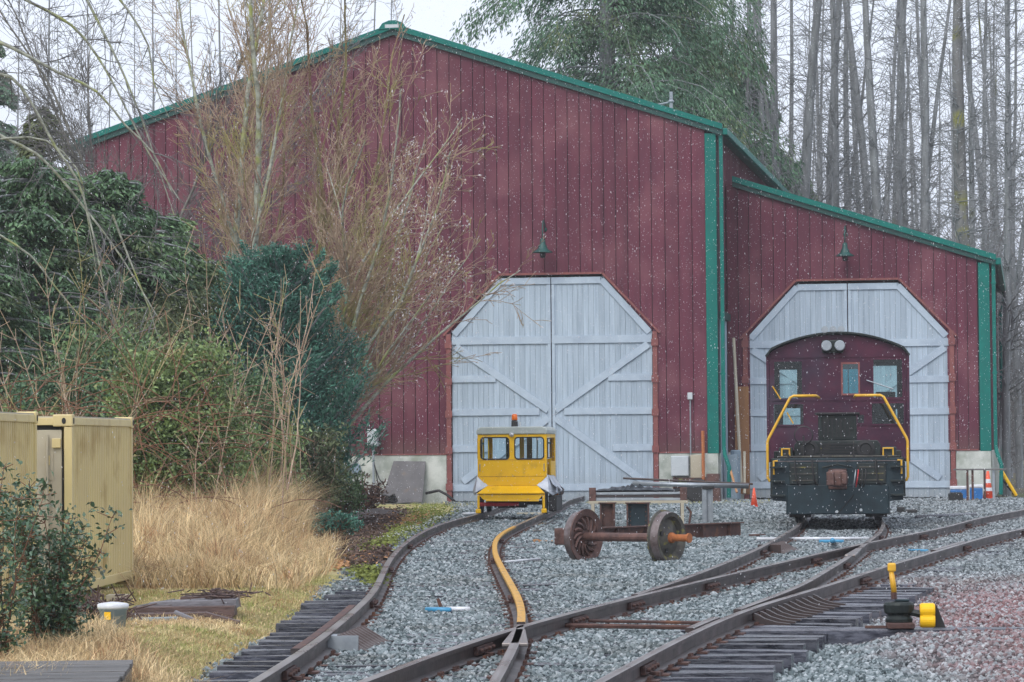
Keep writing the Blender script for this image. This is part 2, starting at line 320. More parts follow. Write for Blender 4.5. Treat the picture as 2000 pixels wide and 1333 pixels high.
def segs_mesh(name, segs, m, sides=3, smooth=True):
    A = np.array([s[0] for s in segs]); B = np.array([s[1] for s in segs]); ra = np.array([s[2] for s in segs]); rb = np.array([s[3] for s in segs])
    t = B - A; L = np.linalg.norm(t, axis=1, keepdims=True) + 1e-9; t = t / L
    h = np.where(np.abs(t[:, 2:3]) < .9, np.array([[0, 0, 1.]]), np.array([[1., 0, 0]]))
    a = np.cross(t, h); a /= np.linalg.norm(a, axis=1, keepdims=True); b = np.cross(t, a)
    N = len(A); V = np.zeros((N, 2 * sides, 3)); e = t * .15 * ra[:, None]
    for k in range(sides):
        q = 2 * pi * k / sides; o = a * cos(q) + b * sin(q)
        V[:, k] = A - e + o * ra[:, None]; V[:, sides + k] = B + o * rb[:, None]
    base = (np.arange(N) * 2 * sides)[:, None]
    F = np.concatenate([base + np.array([[k, (k + 1) % sides, sides + (k + 1) % sides, sides + k]]) for k in range(sides)])
    return npmesh(name, V.reshape(-1, 3), F, m, smooth)

def leaves_mesh(name, C, Dn, L, W, m, droop=.0, fold=.25):
    """kite-shaped leaves: centres C, directions Dn (unit), lengths L, widths W (arrays)"""
    N = len(C); r = rng.normal(size=(N, 3)); s = np.cross(Dn, r); s /= np.linalg.norm(s, axis=1, keepdims=True) + 1e-9
    nrm = np.cross(s, Dn); L = L[:, None]; W = W[:, None]
    V = np.zeros((N, 4, 3)); V[:, 0] = C - Dn * L * .5; V[:, 2] = C + Dn * L * .5 + np.array([0, 0, -1.]) * L * droop
    V[:, 1] = C + s * W * .5 + nrm * W * fold; V[:, 3] = C - s * W * .5 + nrm * W * fold
    F = np.arange(N * 4).reshape(N, 4)
    F = np.concatenate([F[:, [0, 1, 2]], F[:, [0, 2, 3]]])
    return npmesh(name, V.reshape(-1, 3), F, m)
def unit(a): return a / (np.linalg.norm(a, axis=-1, keepdims=True) + 1e-9)
PHASES = []

# ================================================================== GROUND
gm = MB(); S = 1500
xs = [-S, -400, -150, -60, -30, -18, -9, 0, 9, 18, 30, 60, 150, 400, S]; ys = [-300, -60, 0, 15, 30, 50, 70, 90, 110, 140, 180, 260, 450, 900, 2200]
gm.v = [(x, y, -.42) for y in ys for x in xs]; n = len(xs)
gm.f = [(j * n + i, j * n + i + 1, (j + 1) * n + i + 1, (j + 1) * n + i) for j in range(len(ys) - 1) for i in range(n - 1)]; gm.mi = [0] * len(gm.f)
tag(gm.build('ground', M['ground']), kind='structure')

def catmull(pts, step=.35):
    P = np.array(pts); out = []
    P = np.vstack([2 * P[0] - P[1], P, 2 * P[-1] - P[-2]])
    for i in range(1, len(P) - 2):
        k = max(2, int(np.linalg.norm(P[i + 1] - P[i]) / step))
        for t in np.arange(k) / k:
            a, b, c, d = P[i - 1], P[i], P[i + 1], P[i + 2]
            out.append(.5 * ((2 * b) + (-a + c) * t + (2 * a - 5 * b + 4 * c - d) * t * t + (-a + 3 * b - 3 * c + d) * t ** 3))
    out.append(P[-2]); return np.array(out)
def rail_curve(pix, pre=None, post=None, sm=2.2, step=.4):
    W = [G(x, y, 0.)[:2] for x, y in pix]
    if pre: W = [np.array(p) for p in pre] + W
    if post: W = W + [np.array(p) for p in post]
    W = sorted(W, key=lambda p: p[1]); W = np.array(W)
    yy = np.arange(W[0][1], W[-1][1], step); xx = np.interp(yy, W[:, 1], W[:, 0])
    k = int(3 * sm / step); g = np.exp(-.5 * (np.arange(-k, k + 1) * step / sm) ** 2); g /= g.sum()
    xp = np.concatenate([xx[0] + (np.arange(-k, 0)) * (xx[1] - xx[0]), xx, xx[-1] + np.arange(1, k + 1) * (xx[-1] - xx[-2])])
    return np.stack([np.convolve(xp, g, 'valid'), yy], 1)
def ext(pix_a, pix_b, Y):   # continue a rail straight through two pixels to depth Y
    a = G(*pix_a, 0.)[:2]; b = G(*pix_b, 0.)[:2]; t = (Y - a[1]) / (b[1] - a[1]); return tuple(a + (b - a) * t)

uA = FO[:2]
def facept(u, w): return tuple((FO + FU * u + FN * w)[:2])
cA1 = rail_curve([(498, 1330), (545, 1302), (600, 1266), (636, 1240), (676, 1206), (700, 1186), (728, 1160), (742, 1133), (752, 1108), (766, 1086), (784, 1066), (812, 1046), (848, 1028), (900, 1012), (932, 1005)],
                 pre=[ext((545, 1302), (498, 1330), 14)], post=[facept(.83, -14), facept(-.10, -6), facept(-.72, 2)], sm=1.6)
cA2 = rail_curve([(960, 1340), (992, 1286), (1008, 1254), (1016, 1232), (1020, 1214), (1020, 1188), (1012, 1164), (998, 1140), (980, 1108), (966, 1080), (966, 1056), (980, 1040), (1008, 1026), (1036, 1014)],
                 pre=[ext((992, 1286), (965, 1333), 14)], post=[facept(2.27, -14), facept(1.34, -6), facept(.72, 2)], sm=1.6)
cB1 = rail_curve([(700, 1333), (780, 1301), (864, 1270), (950, 1242), (1030, 1217), (1140, 1190), (1200, 1174), (1280, 1155), (1360, 1136), (1480, 1109), (1555, 1092), (1630, 1073), (1720, 1055), (1780, 1043), (1839, 1032), (1913, 1011), (1998, 996)],
                 pre=[ext((780, 1301), (700, 1333), 14)], post=[ext((1839, 1032), (1998, 996), 84)])
cB2 = rail_curve([(1166, 1333), (1260, 1281), (1340, 1240), (1420, 1202), (1460, 1186), (1540, 1164), (1630, 1142), (1680, 1121), (1742, 1101), (1800, 1086), (1854, 1069), (1942, 1043), (1998, 1033)],
                 pre=[ext((1260, 1281), (1166, 1333), 14)], post=[ext((1854, 1069), (1998, 1033), 70)])
dC = 8.34
cC1 = rail_curve([(1240, 1161), (1300, 1143), (1360, 1121), (1420, 1098), (1480, 1072), (1510, 1056), (1558, 1028)], post=[facept(dC + .38, -20), facept(dC - .27, -8), facept(dC - .72, 4)], sm=1.5)
cC2 = rail_curve([(1440, 1190), (1500, 1168), (1540, 1154), (1575, 1138), (1615, 1113), (1648, 1094), (1681, 1069), (1700, 1054), (1719, 1040), (1727, 1022)], post=[facept(dC + 1.82, -20), facept(dC + 1.17, -8), facept(dC + .72, 4)], sm=1.3)

RP = [(-.070, -.14), (.070, -.14), (.068, -.128), (.010, -.112), (.010, -.042), (.036, -.034), (.036, -.004), (.028, 0), (-.028, 0), (-.036, -.004), (-.036, -.034), (-.010, -.042), (-.010, -.112), (-.068, -.128)]
def rail_mesh(name, curve, prof=RP, mats=None, parent=None, head=(6, 7, 8), yrange=None, dz=0, off=0, dx=0, label=None):
    c = curve
    if yrange: c = c[(c[:, 1] >= yrange[0]) & (c[:, 1] <= yrange[1])]
    t = np.gradient(c, axis=0); t /= np.linalg.norm(t, axis=1, keepdims=True); nn = np.stack([t[:, 1], -t[:, 0]], 1)
    V = []; n = len(prof); mb = MB()
    for i in range(len(c)):
        for a, z in prof: q = c[i] + nn[i] * (a + off); V.append((q[0], q[1], z + dz))
    F = []; mi = []
    for i in range(len(c) - 1):
        for k in range(n):
            F.append((i * n + k, (i + 1) * n + k, (i + 1) * n + (k + 1) % n, i * n + (k + 1) % n)); mi.append(1 if k in head else 0)
    F += [tuple(range(n)), tuple((len(c) - 1) * n + k for k in range(n - 1, -1, -1))]; mi += [0, 0]
    mb.v = V; mb.f = F; mb.mi = mi
    o = mb.build(name, None, parent, mats=mats or [M['rail'], M['rail_head']], label=label)
    o.data.polygons.foreach_set('use_smooth', [True] * len(F)); o.data.set_sharp_from_angle(angle=radians(28)); return o
def at_y(c, y): return np.array([np.interp(y, c[:, 1], c[:, 0]), y])
def tan_y(c, y):
    a = at_y(c, y - .6); b = at_y(c, y + .6); t = b - a; return t / np.linalg.norm(t)

tie_me = MB().box(-1.3, 1.3, -.11, .11, -.19, 0).build('sleeper_source', M['tie']).data
bpy.data.objects.remove(bpy.data.objects['sleeper_source'])
# slightly eroded variants: uneven top edge and ends, each 44 triangles or fewer
def tie_variant(k):
    r = random.Random(k); nx = 6; V = []; F = []
    for i in range(nx):
        x = -1.3 + 2.6 * i / (nx - 1) + (r.uniform(-.03, .03) if i in (0, nx - 1) else 0)
        w = .098 + r.uniform(-.012, .012)
        V += [(x, -w, -.19), (x, w, -.19), (x, w + r.uniform(-.01, .004), r.uniform(-.014, .003)), (x, -w - r.uniform(-.01, .004), r.uniform(-.014, .003))]
    for i in range(nx - 1):
        for j in range(4): F.append((i * 4 + j, i * 4 + (j + 1) % 4, i * 4 + 4 + (j + 1) % 4, i * 4 + 4 + j))
    F += [(3, 2, 1, 0), tuple((nx - 1) * 4 + j for j in range(4))]
    me = bpy.data.meshes.new('sleeper'); me.from_pydata(V, [], F); me.materials.append(M['tie']); me.update(); return me
TIES = [tie_variant(k) for k in range(6)]
plate_v = []
def lay_track(root, c1, c2, y0, y1, sp, skip=None, wide=1.0):
    y = y0; pl = MB(); k = 0
    while y < y1:
        a = at_y(c1, y); b = at_y(c2, y); t = tan_y(c1, y) + tan_y(c2, y); t /= np.linalg.norm(t); mid = (a + b) / 2
        ang = atan2(t[1], t[0]) - pi / 2
        if not (skip and skip(mid[0], y)):
            o = link('sleeper', TIES[k % 6], root); k += 1
            sc = wide if isinstance(wide, float) else wide(y)
            o.location = (mid[0] + random.uniform(-.05, .05), mid[1], -.141 + random.uniform(-.008, .005)); o.rotation_euler = (0, 0, ang + random.uniform(-.018, .018) + (pi if random.random() < .5 else 0)); o.scale = (sc, random.uniform(.93, 1.07), 1)
        for c in (c1, c2):
            p = at_y(c, y); tt = tan_y(c, y); m = Matrix.Translation((p[0], p[1], -.145)) @ RZ(atan2(tt[1], tt[0]) - pi / 2)
            if y < 62:
                pl.box(-.15, .15, -.09, .09, -.004, .010, m)
                for sx in (-1, 1):
                    for sy in (-.05, .05): pl.box(sx * .085 - .014, sx * .085 + .014, sy - .014, sy + .014, .012, .034, m)
        y += sp * t[1] * (1 + random.uniform(-.04, .04))
    pl.build('tie_plate', M['rust'], root, kind='stuff')
jb = MB()
jb.box(-.045, -.012, -.32, .32, -.108, -.045)
jb.box(.012, .045, -.32, .32, -.108, -.045)
for yy in (-.24, -.08, .08, .24): jb.tube([(-.07, yy, -.075), (.075, yy, -.075)], .017, 6)
jb.box(-.11, .11, -.05, .05, -.128, -.105)
JOINT = jb.build('joint_bar', M['rust']).data; bpy.data.objects.remove(bpy.data.objects['joint_bar'])
def joints(root, c, ys_):
    for y in ys_:
        p = at_y(c, y); t = tan_y(c, y); o = link('joint_bar', JOINT, root); o.location = (p[0], p[1], 0); o.rotation_euler = (0, 0, atan2(t[1], t[0]) - pi / 2)

tA = empty('railway_track', label='left track with a yellow painted rail, leading to the yellow rail cart', cat='railway track', group='tracks in the yard')
rail_mesh('rail', cA1, parent=tA, yrange=(15, 93))
yj = float(G(1020, 1216, 0)[1]); ye = float(G(1006, 1027, 0)[1])
rail_mesh('rail', cA2, parent=tA, yrange=(15, yj - .10), mats=[M['rail'], M['rail_head']])
rail_mesh('rail', cA2, parent=tA, yrange=(yj - .1, ye), mats=[M['rail'], M['rail_yellow']], head=(5, 6, 7, 8, 9, 10), label='rail with its head painted chipped yellow')
rail_mesh('rail', cA2, parent=tA, yrange=(ye - .4, 93))
rail_mesh('guard_rail', cA1, parent=tA, off=-.085, dz=-.006, yrange=(23.5, 30.3), mats=[M['rail'], M['rust']])
lay_track(tA, cA1, cA2, 16, 89, .64, wide=lambda y: 1.12 if y < 34 else 1.0)
joints(tA, cA1, [22.1, 31.8, 40.2, 49.5]); joints(tA, cA2, [32.5, 43.2, 52])
tB = empty('railway_track', label='main track crossing the yard from bottom centre to the right edge', cat='railway track', group='tracks in the yard')
rail_mesh('rail', cB1, parent=tB, yrange=(15, 84)); rail_mesh('rail', cB2, parent=tB, yrange=(15, 70))
rail_mesh('guard_rail', cB2, parent=tB, off=-.09, dz=.006, yrange=(25.5, 27.6), mats=[M['rail'], M['rail_head']])
rail_mesh('guard_rail', cB2, parent=tB, off=-.10, dz=.0, yrange=(43.5, 47.5), mats=[M['rail'], M['rail_head']])
skipB = lambda x, y: False
lay_track(tB, cB1, cB2, 16, 66, .60, wide=lambda y: 1.22 if 20 < y < 36 else 1.02)
joints(tB, cB1, [24.5, 28.4, 31.0, 35.0, 42.2, 52.3, 59]); joints(tB, cB2, [22.3, 29.0, 36.0, 46.6, 54])
tC = empty('railway_track', label='right branch track running under the dark locomotive to the smaller shed doors', cat='railway track', group='tracks in the yard')
rail_mesh('rail', cC1, parent=tC, yrange=(float(cC1[0, 1]), 93)); rail_mesh('rail', cC2, parent=tC, yrange=(float(cC2[0, 1]), 93))
def skipC(x, y): return y < 47
lay_track(tC, cC1, cC2, max(cC1[0, 1], cC2[0, 1]) + .5, 89, .60, skip=skipC)
joints(tC, cC1, [45.5, 48.5]); joints(tC, cC2, [40.4, 52])

# rail braces: a row of curved ribs outside the near rail of the main track
rb = MB()
pr = [(.04, -.035), (.07, -.05), (.12, -.085), (.20, -.115), (.30, -.13), (.30, -.145), (.05, -.145)]
rb.prism([(a, z) for a, z in pr], -.034, .034, 'y')
RBm = rb.build('rail_brace', M['rail']).data; bpy.data.objects.remove(bpy.data.objects['rail_brace'])
y0b = float(G(1455, 1190, 0)[1]); y1b = float(G(1575, 1154, 0)[1])
for k in range(11):
    y = y0b + (y1b - y0b) * k / 10; p = at_y(cB2, y); t = tan_y(cB2, y); o = link('rail_brace', RBm, tB)
    o.location = (p[0], p[1], 0); o.rotation_euler = (0, 0, atan2(t[1], t[0]) - pi / 2)
    o.scale = (1.25, 1, 1)
# point rods and tie bars lying across the main track
for i, (pa, pb, z, r, mm) in enumerate((((1150, 1213), (1372, 1217), -.10, .016, 'rust'), ((1080, 1222), (1372, 1226), -.10, .022, 'rust'))):
    MB().tube([G(*pa, z), G(*pb, z)], r, 6).build('point_rod', M[mm], tB)
# frog casting where the yellow rail meets the main rail
fr = MB(); pf = G(1012, 1236, 0); tt = tan_y(cA2, pf[1]); m = Matrix.Translation((pf[0], pf[1], 0)) @ RZ(atan2(tt[1], tt[0]) - pi / 2)
fr.prism([(-.10, -1.3), (.10, -1.3), (.05, .5), (-.05, .5)], -.03, .0, 'z', m)
fr.build('frog_casting', M['rail_head'], tA, bevel=.008)
fr = MB(); pf = G(1668, 1078, 0); tt = tan_y(cC2, pf[1]); m = Matrix.Translation((pf[0], pf[1], 0)) @ RZ(atan2(tt[1], tt[0]) - pi / 2)
fr.prism([(-.07, -1.2), (.07, -1.2), (.04, 1.4), (-.04, 1.4)], -.03, .002, 'z', m)
fr.build('frog_casting', M['rail_head'], tB, bevel=.008)
# ribbed end ramps standing beside the rails
def ramp(root, px, py, w, l, ang, nplates):
    p = G(px, py, -.15); b = MB(); m = Matrix.Translation(Vector(p)) @ RZ(ang)
    b.box(-w, -w * .1, -.12, .12, 0, .13, m); b.box(-w * .1, w * .75, -.12, -.10, 0, .13, m)
    b.build('heel_block', M['steel'] if nplates > 8 else M['rail'], root)
    MB().box(-.02, .25, -.1, -.1 + l, -.01, .012, m).build('gap_shade_base', M['black'], root)  # black sheet added so the gaps between the plates read as shade
    q = MB()
    q.prism([(0, 0), (.26, 0), (.03, .14), (0, .14)], -.010, .010, 'y')
    qo = q.build('slanted_plate', M['tread']); me = qo.data; bpy.data.objects.remove(qo)
    for k in range(nplates):
        o = link('slanted_plate', me, root); o.matrix_local = m @ T(-.02, -.1 + k * l / nplates, 0)
ramp(tA, 668, 1272, .20, 1.35, radians(-6), 9)
ramp(tC, 1508, 1081, .20, 1.6, radians(-12), 8)

# --- long dark head timbers carrying the switch stand
sb = G(1790, 1232, -.15)
tag(MB().box(-2.05, 1.05, -.11, .11, -.19, .02).box(-1.5, .6, .45, .62, -.19, .0).build('switch_timber', M['tie'], matrix=Matrix.Translation(Vector(sb)) @ RZ(radians(-2)), bevel=.01),
    'long dark wet timber under the yellow handled switch stand', 'timber')

# ================================================================== BALLAST
edge = [(330, 1345), (395, 1322), (440, 1286), (500, 1250), (560, 1222), (600, 1190), (650, 1150), (690, 1128), (700, 1108), (690, 1090), (735, 1068), (790, 1038), (850, 1012), (905, 1000), (900, 994)]
bl = [G(x, y, GZ)[:2] for x, y in edge]
EDGE = np.array([[bl[0][0] - .3, 12]] + [list(b) for b in bl] + [[-1.9, 91]])
def left_edge(y): return np.interp(y, EDGE[:, 1], EDGE[:, 0])
Yb = np.concatenate([np.arange(12, 50, .25), np.arange(50, 92.5, .6)]); nx = 70
V = []; 
from mathutils import noise as mn
def gz(x, y):   # gentle unevenness of the ballast
    e = 0.
    if y < 37:
        a1 = np.interp(y, cA1[:, 1], cA1[:, 0]); b2 = np.interp(y, cB2[:, 1], cB2[:, 0]); f = min(1, max(0, (37 - y) / 4))
        da = a1 - x; db = x - b2
        e = .10 * f * (max(0, min(1, (da - .05) / .15)) + max(0, min(1, (db - .05) / .15)) * max(0, min(1, (1.5 - db) / .4)))
    return GZ - e + .018 * mn.noise(Vector((x * .9, y * .45, 0))) + .012 * mn.noise(Vector((x * 3.1, y * 1.7, 4)))
for y in Yb:
    xl = left_edge(y) + .12 * mn.noise(Vector((y * 1.3, 0, 0))); xr = 7 + y * .22
    for i in range(nx):
        x = xl + (xr - xl) * i / (nx - 1); V.append((x, y, gz(x, y) - (.06 if i == 0 else 0)))
F = [(j * nx + i, j * nx + i + 1, (j + 1) * nx + i + 1, (j + 1) * nx + i) for j in range(len(Yb) - 1) for i in range(nx - 1)]
bo = link('ballast_bed', npmesh('ballast_bed', V, F, M['ballast'], True)); tag(bo, kind='structure')
# left verge sheet
Yv = np.concatenate([np.arange(12, 60, .5), np.arange(60, 90, 1.2)]); V = []; nx = 40
for y in Yv:
    xr = left_edge(y) + .25; xl = -8 - y * .2
    for i in range(nx):
        s = (i / (nx - 1)) ** .6; x = xl + (xr - xl) * s
        V.append((x, y, vz(x, y, xr) if 0 else GZ - .006 - .13 * (1 if y < 33 else max(0, (37 - y) / 4)) * max(0, min(1, 1 - (xr - x - .3) / .8)) + (.05 * mn.noise(Vector((x * .8, y * .5, 2))) + .02) * min(1, (xr - x) * 1.2) - (.03 if i == nx - 1 else 0)))
F = [(j * nx + i, j * nx + i + 1, (j + 1) * nx + i + 1, (j + 1) * nx + i) for j in range(len(Yv) - 1) for i in range(nx - 1)]
tag(link('grass_verge', npmesh('grass_verge', V, F, M['verge'], True)), kind='structure')

# stones: one point cloud, rocks instanced on it by geometry nodes
def in_track(x, y):
    r = np.zeros(len(x), bool)
    for c1, c2 in ((cA1, cA2), (cB1, cB2), (cC1, cC2)):
        a = np.interp(y, c1[:, 1], c1[:, 0], left=1e3, right=1e3); b = np.interp(y, c2[:, 1], c2[:, 0], left=1e3, right=1e3)
        r |= (x > np.minimum(a, b) + .1) & (x < np.maximum(a, b) - .1)
    return r
pts = []; scl = []
for y0, y1, dens, s0 in ((17, 24, 1000, .0175), (24, 34, 700, .0185), (34, 48, 380, .021), (48, 66, 180, .026), (66, 91, 60, .034)):
    w0 = y1 * .185 + 1; area = (y1 - y0) * 2 * w0; N = int(area * dens)
    x = rng.uniform(-w0, w0, N); y = rng.uniform(y0, y1, N)
    le = left_edge(y); k = (x > le - .25 * rng.random(N) ** 2); x = x[k]; y = y[k]
    # bare strips where the tie ends stand clear of the stones
    a1 = np.interp(y, cA1[:, 1], cA1[:, 0]); b2 = np.interp(y, cB2[:, 1], cB2[:, 0])
    endA = (x > a1 - .95) & (x < a1 - .07) & (y < 34); endB = (x > b2 + .07) & (x < b2 + .95) & (y < 36)
    keep = ~((endA | endB) & (rng.random(len(x)) < .30)); 
    fl = np.zeros(len(x), bool)
    for c in (cA1, cA2, cB1, cB2, cC1, cC2):
        cx = np.interp(y, c[:, 1], c[:, 0], left=1e3, right=1e3); fl |= np.abs(x - cx) < .085
    keep &= ~fl
    x = x[keep]; y = y[keep]
    it = in_track(x, y)
    z = np.array([gz(a, b) for a, b in zip(x, y)]) + rng.uniform(-.010, .012, len(x)) + np.where(it, .010, .004)
    pts.append(np.stack([x, y, z], 1)); s = s0 * rng.uniform(.55, 1.35, (len(x), 1)) ** 1.2
    scl.append(s * rng.uniform(.7, 1.25, (len(x), 3)) * np.array([1, 1, .85]))
pts = np.concatenate(pts); scl = np.concatenate(scl); print('stones', len(pts))
sm_ = bpy.data.meshes.new('ballast_stones'); sm_.vertices.add(len(pts)); sm_.vertices.foreach_set('co', pts.astype(np.float32).ravel())
at = sm_.attributes.new('sc', 'FLOAT_VECTOR', 'POINT'); at.data.foreach_set('vector', scl.astype(np.float32).ravel()); sm_.update()
so = link('ballast_stones', sm_); tag(so, 'wet blue grey crushed stone covering the yard between and beside the rails', 'gravel', kind='stuff')
def rock_nodes(material, name):
    ng = bpy.data.node_groups.new(name, 'GeometryNodeTree')
    ng.interface.new_socket('Geometry', in_out='INPUT', socket_type='NodeSocketGeometry'); ng.interface.new_socket('Geometry', in_out='OUTPUT', socket_type='NodeSocketGeometry')
    gi = ng.nodes.new('NodeGroupInput'); go = ng.nodes.new('NodeGroupOutput')
    ic = ng.nodes.new('GeometryNodeMeshIcoSphere'); ic.inputs['Radius'].default_value = 1; ic.inputs['Subdivisions'].default_value = 1
    nz = ng.nodes.new('ShaderNodeTexNoise'); nz.inputs['Scale'].default_value = 1.4
    try: vs = ng.nodes.new('ShaderNodeVectorMath'); vs.operation = 'SUBTRACT'; vs.inputs[1].default_value = (.5, .5, .5)
    except Exception: pass
    vm = ng.nodes.new('ShaderNodeVectorMath'); vm.operation = 'SCALE'; vm.inputs['Scale'].default_value = 1.5
    sp = ng.nodes.new('GeometryNodeSetPosition'); ssm = ng.nodes.new('GeometryNodeSetShadeSmooth'); ssm.inputs['Shade Smooth'].default_value = False
    sm = ng.nodes.new('GeometryNodeSetMaterial'); sm.inputs['Material'].default_value = material
    ip = ng.nodes.new('GeometryNodeInstanceOnPoints'); na = ng.nodes.new('GeometryNodeInputNamedAttribute'); na.data_type = 'FLOAT_VECTOR'; na.inputs[0].default_value = 'sc'
    rv = ng.nodes.new('FunctionNodeRandomValue'); rv.data_type = 'FLOAT_VECTOR'; rv.inputs[0].default_value = (0, 0, 0); rv.inputs[1].default_value = (.9, .9, 6.28)
    L = ng.links.new
    L(ic.outputs['Mesh'], sp.inputs['Geometry']); L(nz.outputs['Color'], vs.inputs[0]); L(vs.outputs[0], vm.inputs[0]); L(vm.outputs[0], sp.inputs['Offset'])
    L(sp.outputs[0], ssm.inputs['Geometry']); L(ssm.outputs[0], sm.inputs['Geometry'])
    L(gi.outputs[0], ip.inputs['Points']); L(sm.outputs[0], ip.inputs['Instance']); L(rv.outputs[0], ip.inputs['Rotation']); L(na.outputs[0], ip.inputs['Scale']); L(ip.outputs[0], go.inputs[0])
    return ng
md = so.modifiers.new('rocks', 'NODES'); md.node_group = rock_nodes(M['stone'], 'rocks')

# ================================================================== ENGINE SHED
shed = empty('engine_shed', matrix=FACE, label='large dark red train shed with green gable trim and tall pale blue doors', cat='building')
RIDGE_U, RIDGE_H, HALF, EAVE_H = -4.55, 13.72, 9.33, 10.62
UL, UR = RIDGE_U - HALF, RIDGE_U + HALF
def roof_h(u): return RIDGE_H - (RIDGE_H - EAVE_H) * abs(u - RIDGE_U) / HALF
OSH, OTH = 4.87, 6.5
def oct_h(u, cu=0., hw=2.93, sh=None, tw=1.47, th=None):
    sh = sh or OSH; th = th or OTH
    d = abs(u - cu)
    if d >= hw: return 0
    return th if d <= tw else th - (th - sh) * (d - tw) / (hw - tw)
def siding(root, u0, u1, top, door, w0, crn, width=.355):
    """strips of ribbed siding between u0..u1, each one part"""
    cu, hw = door; edges = [u0]
    stops = [cu - hw, cu + hw, u1]
    for s in stops:
        L = s - edges[-1]; k = max(1, round(L / width)); a = edges[-1]
        edges += [a + L * (i + 1) / k for i in range(k)]
    for a, b in zip(edges[:-1], edges[1:]):
        mid = (a + b) / 2; g = .008; a += g; b -= g
        us = [a] + sorted(x for x in crn if a + .01 < x < b - .01) + [b]
        inside = abs(mid - cu) < hw
        bot = [max(1.38, oct_h(x, cu) + .02) if not inside else oct_h(min(max(x, cu - hw + .001), cu + hw - .001), cu) + .03 for x in us]
        if not inside: bot = [1.38] * len(us)
        poly = [(x, z) for x, z in zip(us, bot)] + [(x, top(x) - .06) for x in reversed(us)]
        mb = MB(); mb.prism(poly, w0 - .05, w0 - .012)
        rl = [(b - .03, bot[-1]), (b, bot[-1]), (b, top(b) - .07), (b - .03, top(b - .03) - .07)]
        mb.prism(rl, w0 - .074, w0 - .0505)
        mb.build('siding_panel', M['siding'], root)
siding(shed, UL, UR - .3, roof_h, (0, 2.93), 0, [RIDGE_U, -1.47, 1.47])
# backing wall behind the panels, with the door opening left
bk = MB()
bk.prism([(UL, 1.38), (-2.93, 1.38), (-2.93, roof_h(-2.93) - .1), (RIDGE_U, RIDGE_H - .1), (UL, EAVE_H - .1)], -.012, .15)
bk.prism([(2.93, 1.38), (UR, 1.38), (UR, EAVE_H - .1), (2.93, roof_h(2.93) - .1)], -.012, .15)
bk.prism([(-2.93, 4.87), (-1.47, 6.5), (1.47, 6.5), (2.93, 4.87), (2.93, roof_h(2.93) - .1), (-2.93, roof_h(-2.93) - .1)], -.012, .15)
bk.build('wall_backing', M['gap'], shed)
# side walls, rear wall
sw = MB(); DEP = 24
def side_wall(mb, u, w0, w1, h0, h1, out):
    k = int((w1 - w0) / .355)
    mb.box(min(u, u - out * .12), max(u, u - out * .12), w0, w1, h0, h1)
    for i in range(k):
        w = w0 + (i + .5) * .355; mb.box(min(u, u + out * .022), max(u, u + out * .022), w, w + .04, h0, h1)
side_wall(sw, UR, .16, DEP, 1.38, EAVE_H - .05, 1); side_wall(sw, UL, .16, DEP, 1.38, EAVE_H - .05, -1)
sw.prism([(UL + .13, 0), (UR - .13, 0), (UR - .13, EAVE_H - .1), (RIDGE_U, RIDGE_H - .1), (UL + .13, EAVE_H - .1)], DEP - .2, DEP)
sw.build('side_wall', M['siding'], shed)
# concrete base
for (a, b) in ((UL, -3.08), (3.08, UR)):
    MB().box(a, b, -.085, .15, -.1, 1.375).build('concrete_base', M['concrete'], shed, bevel=.01)
MB().box(UR - .12, UR + .03, .16, DEP, -.1, 1.375).build('concrete_base', M['concrete'], shed)
MB().box(UL - .03, UL + .12, .16, DEP, -.1, 1.375).build('concrete_base', M['concrete'], shed)
# drip flashing over base
for (a, b) in ((UL, -3.08), (3.08, UR - .33)): MB().box(a, b, -.11, -.0755, 1.378, 1.42).build('base_flashing', M['jamb'], shed)
# jambs
for s in (-1, 1):
    j = MB().box(s * 3.0 - .07, s * 3.0 + .07, -.12, .15, -.05, 4.86).build('door_jamb', M['jamb'], shed, bevel=.01)
    for h in (4.55, 3.5, 2.55, 1.5, .45):
        MB().box(s * 3.0 - .10, s * 3.0 + .10, -.155, -.1205, h - .10, h + .10).build('hinge', M['jamb'], j)
# head flashing following the octagon
for (a, b) in (((-3.12, 4.80), (-1.49, 6.53)), ((-1.49, 6.53), (1.49, 6.53)), ((1.49, 6.53), (3.12, 4.80))):
    d = Vector((b[0] - a[0], b[1] - a[1])).normalized(); nn = Vector((-d.y, d.x)) * .06
    MB().prism([a, b, (b[0] + nn.x, b[1] + nn.y), (a[0] + nn.x, a[1] + nn.y)], -.13, -.0755).build('door_head_flashing', M['jamb'], shed)

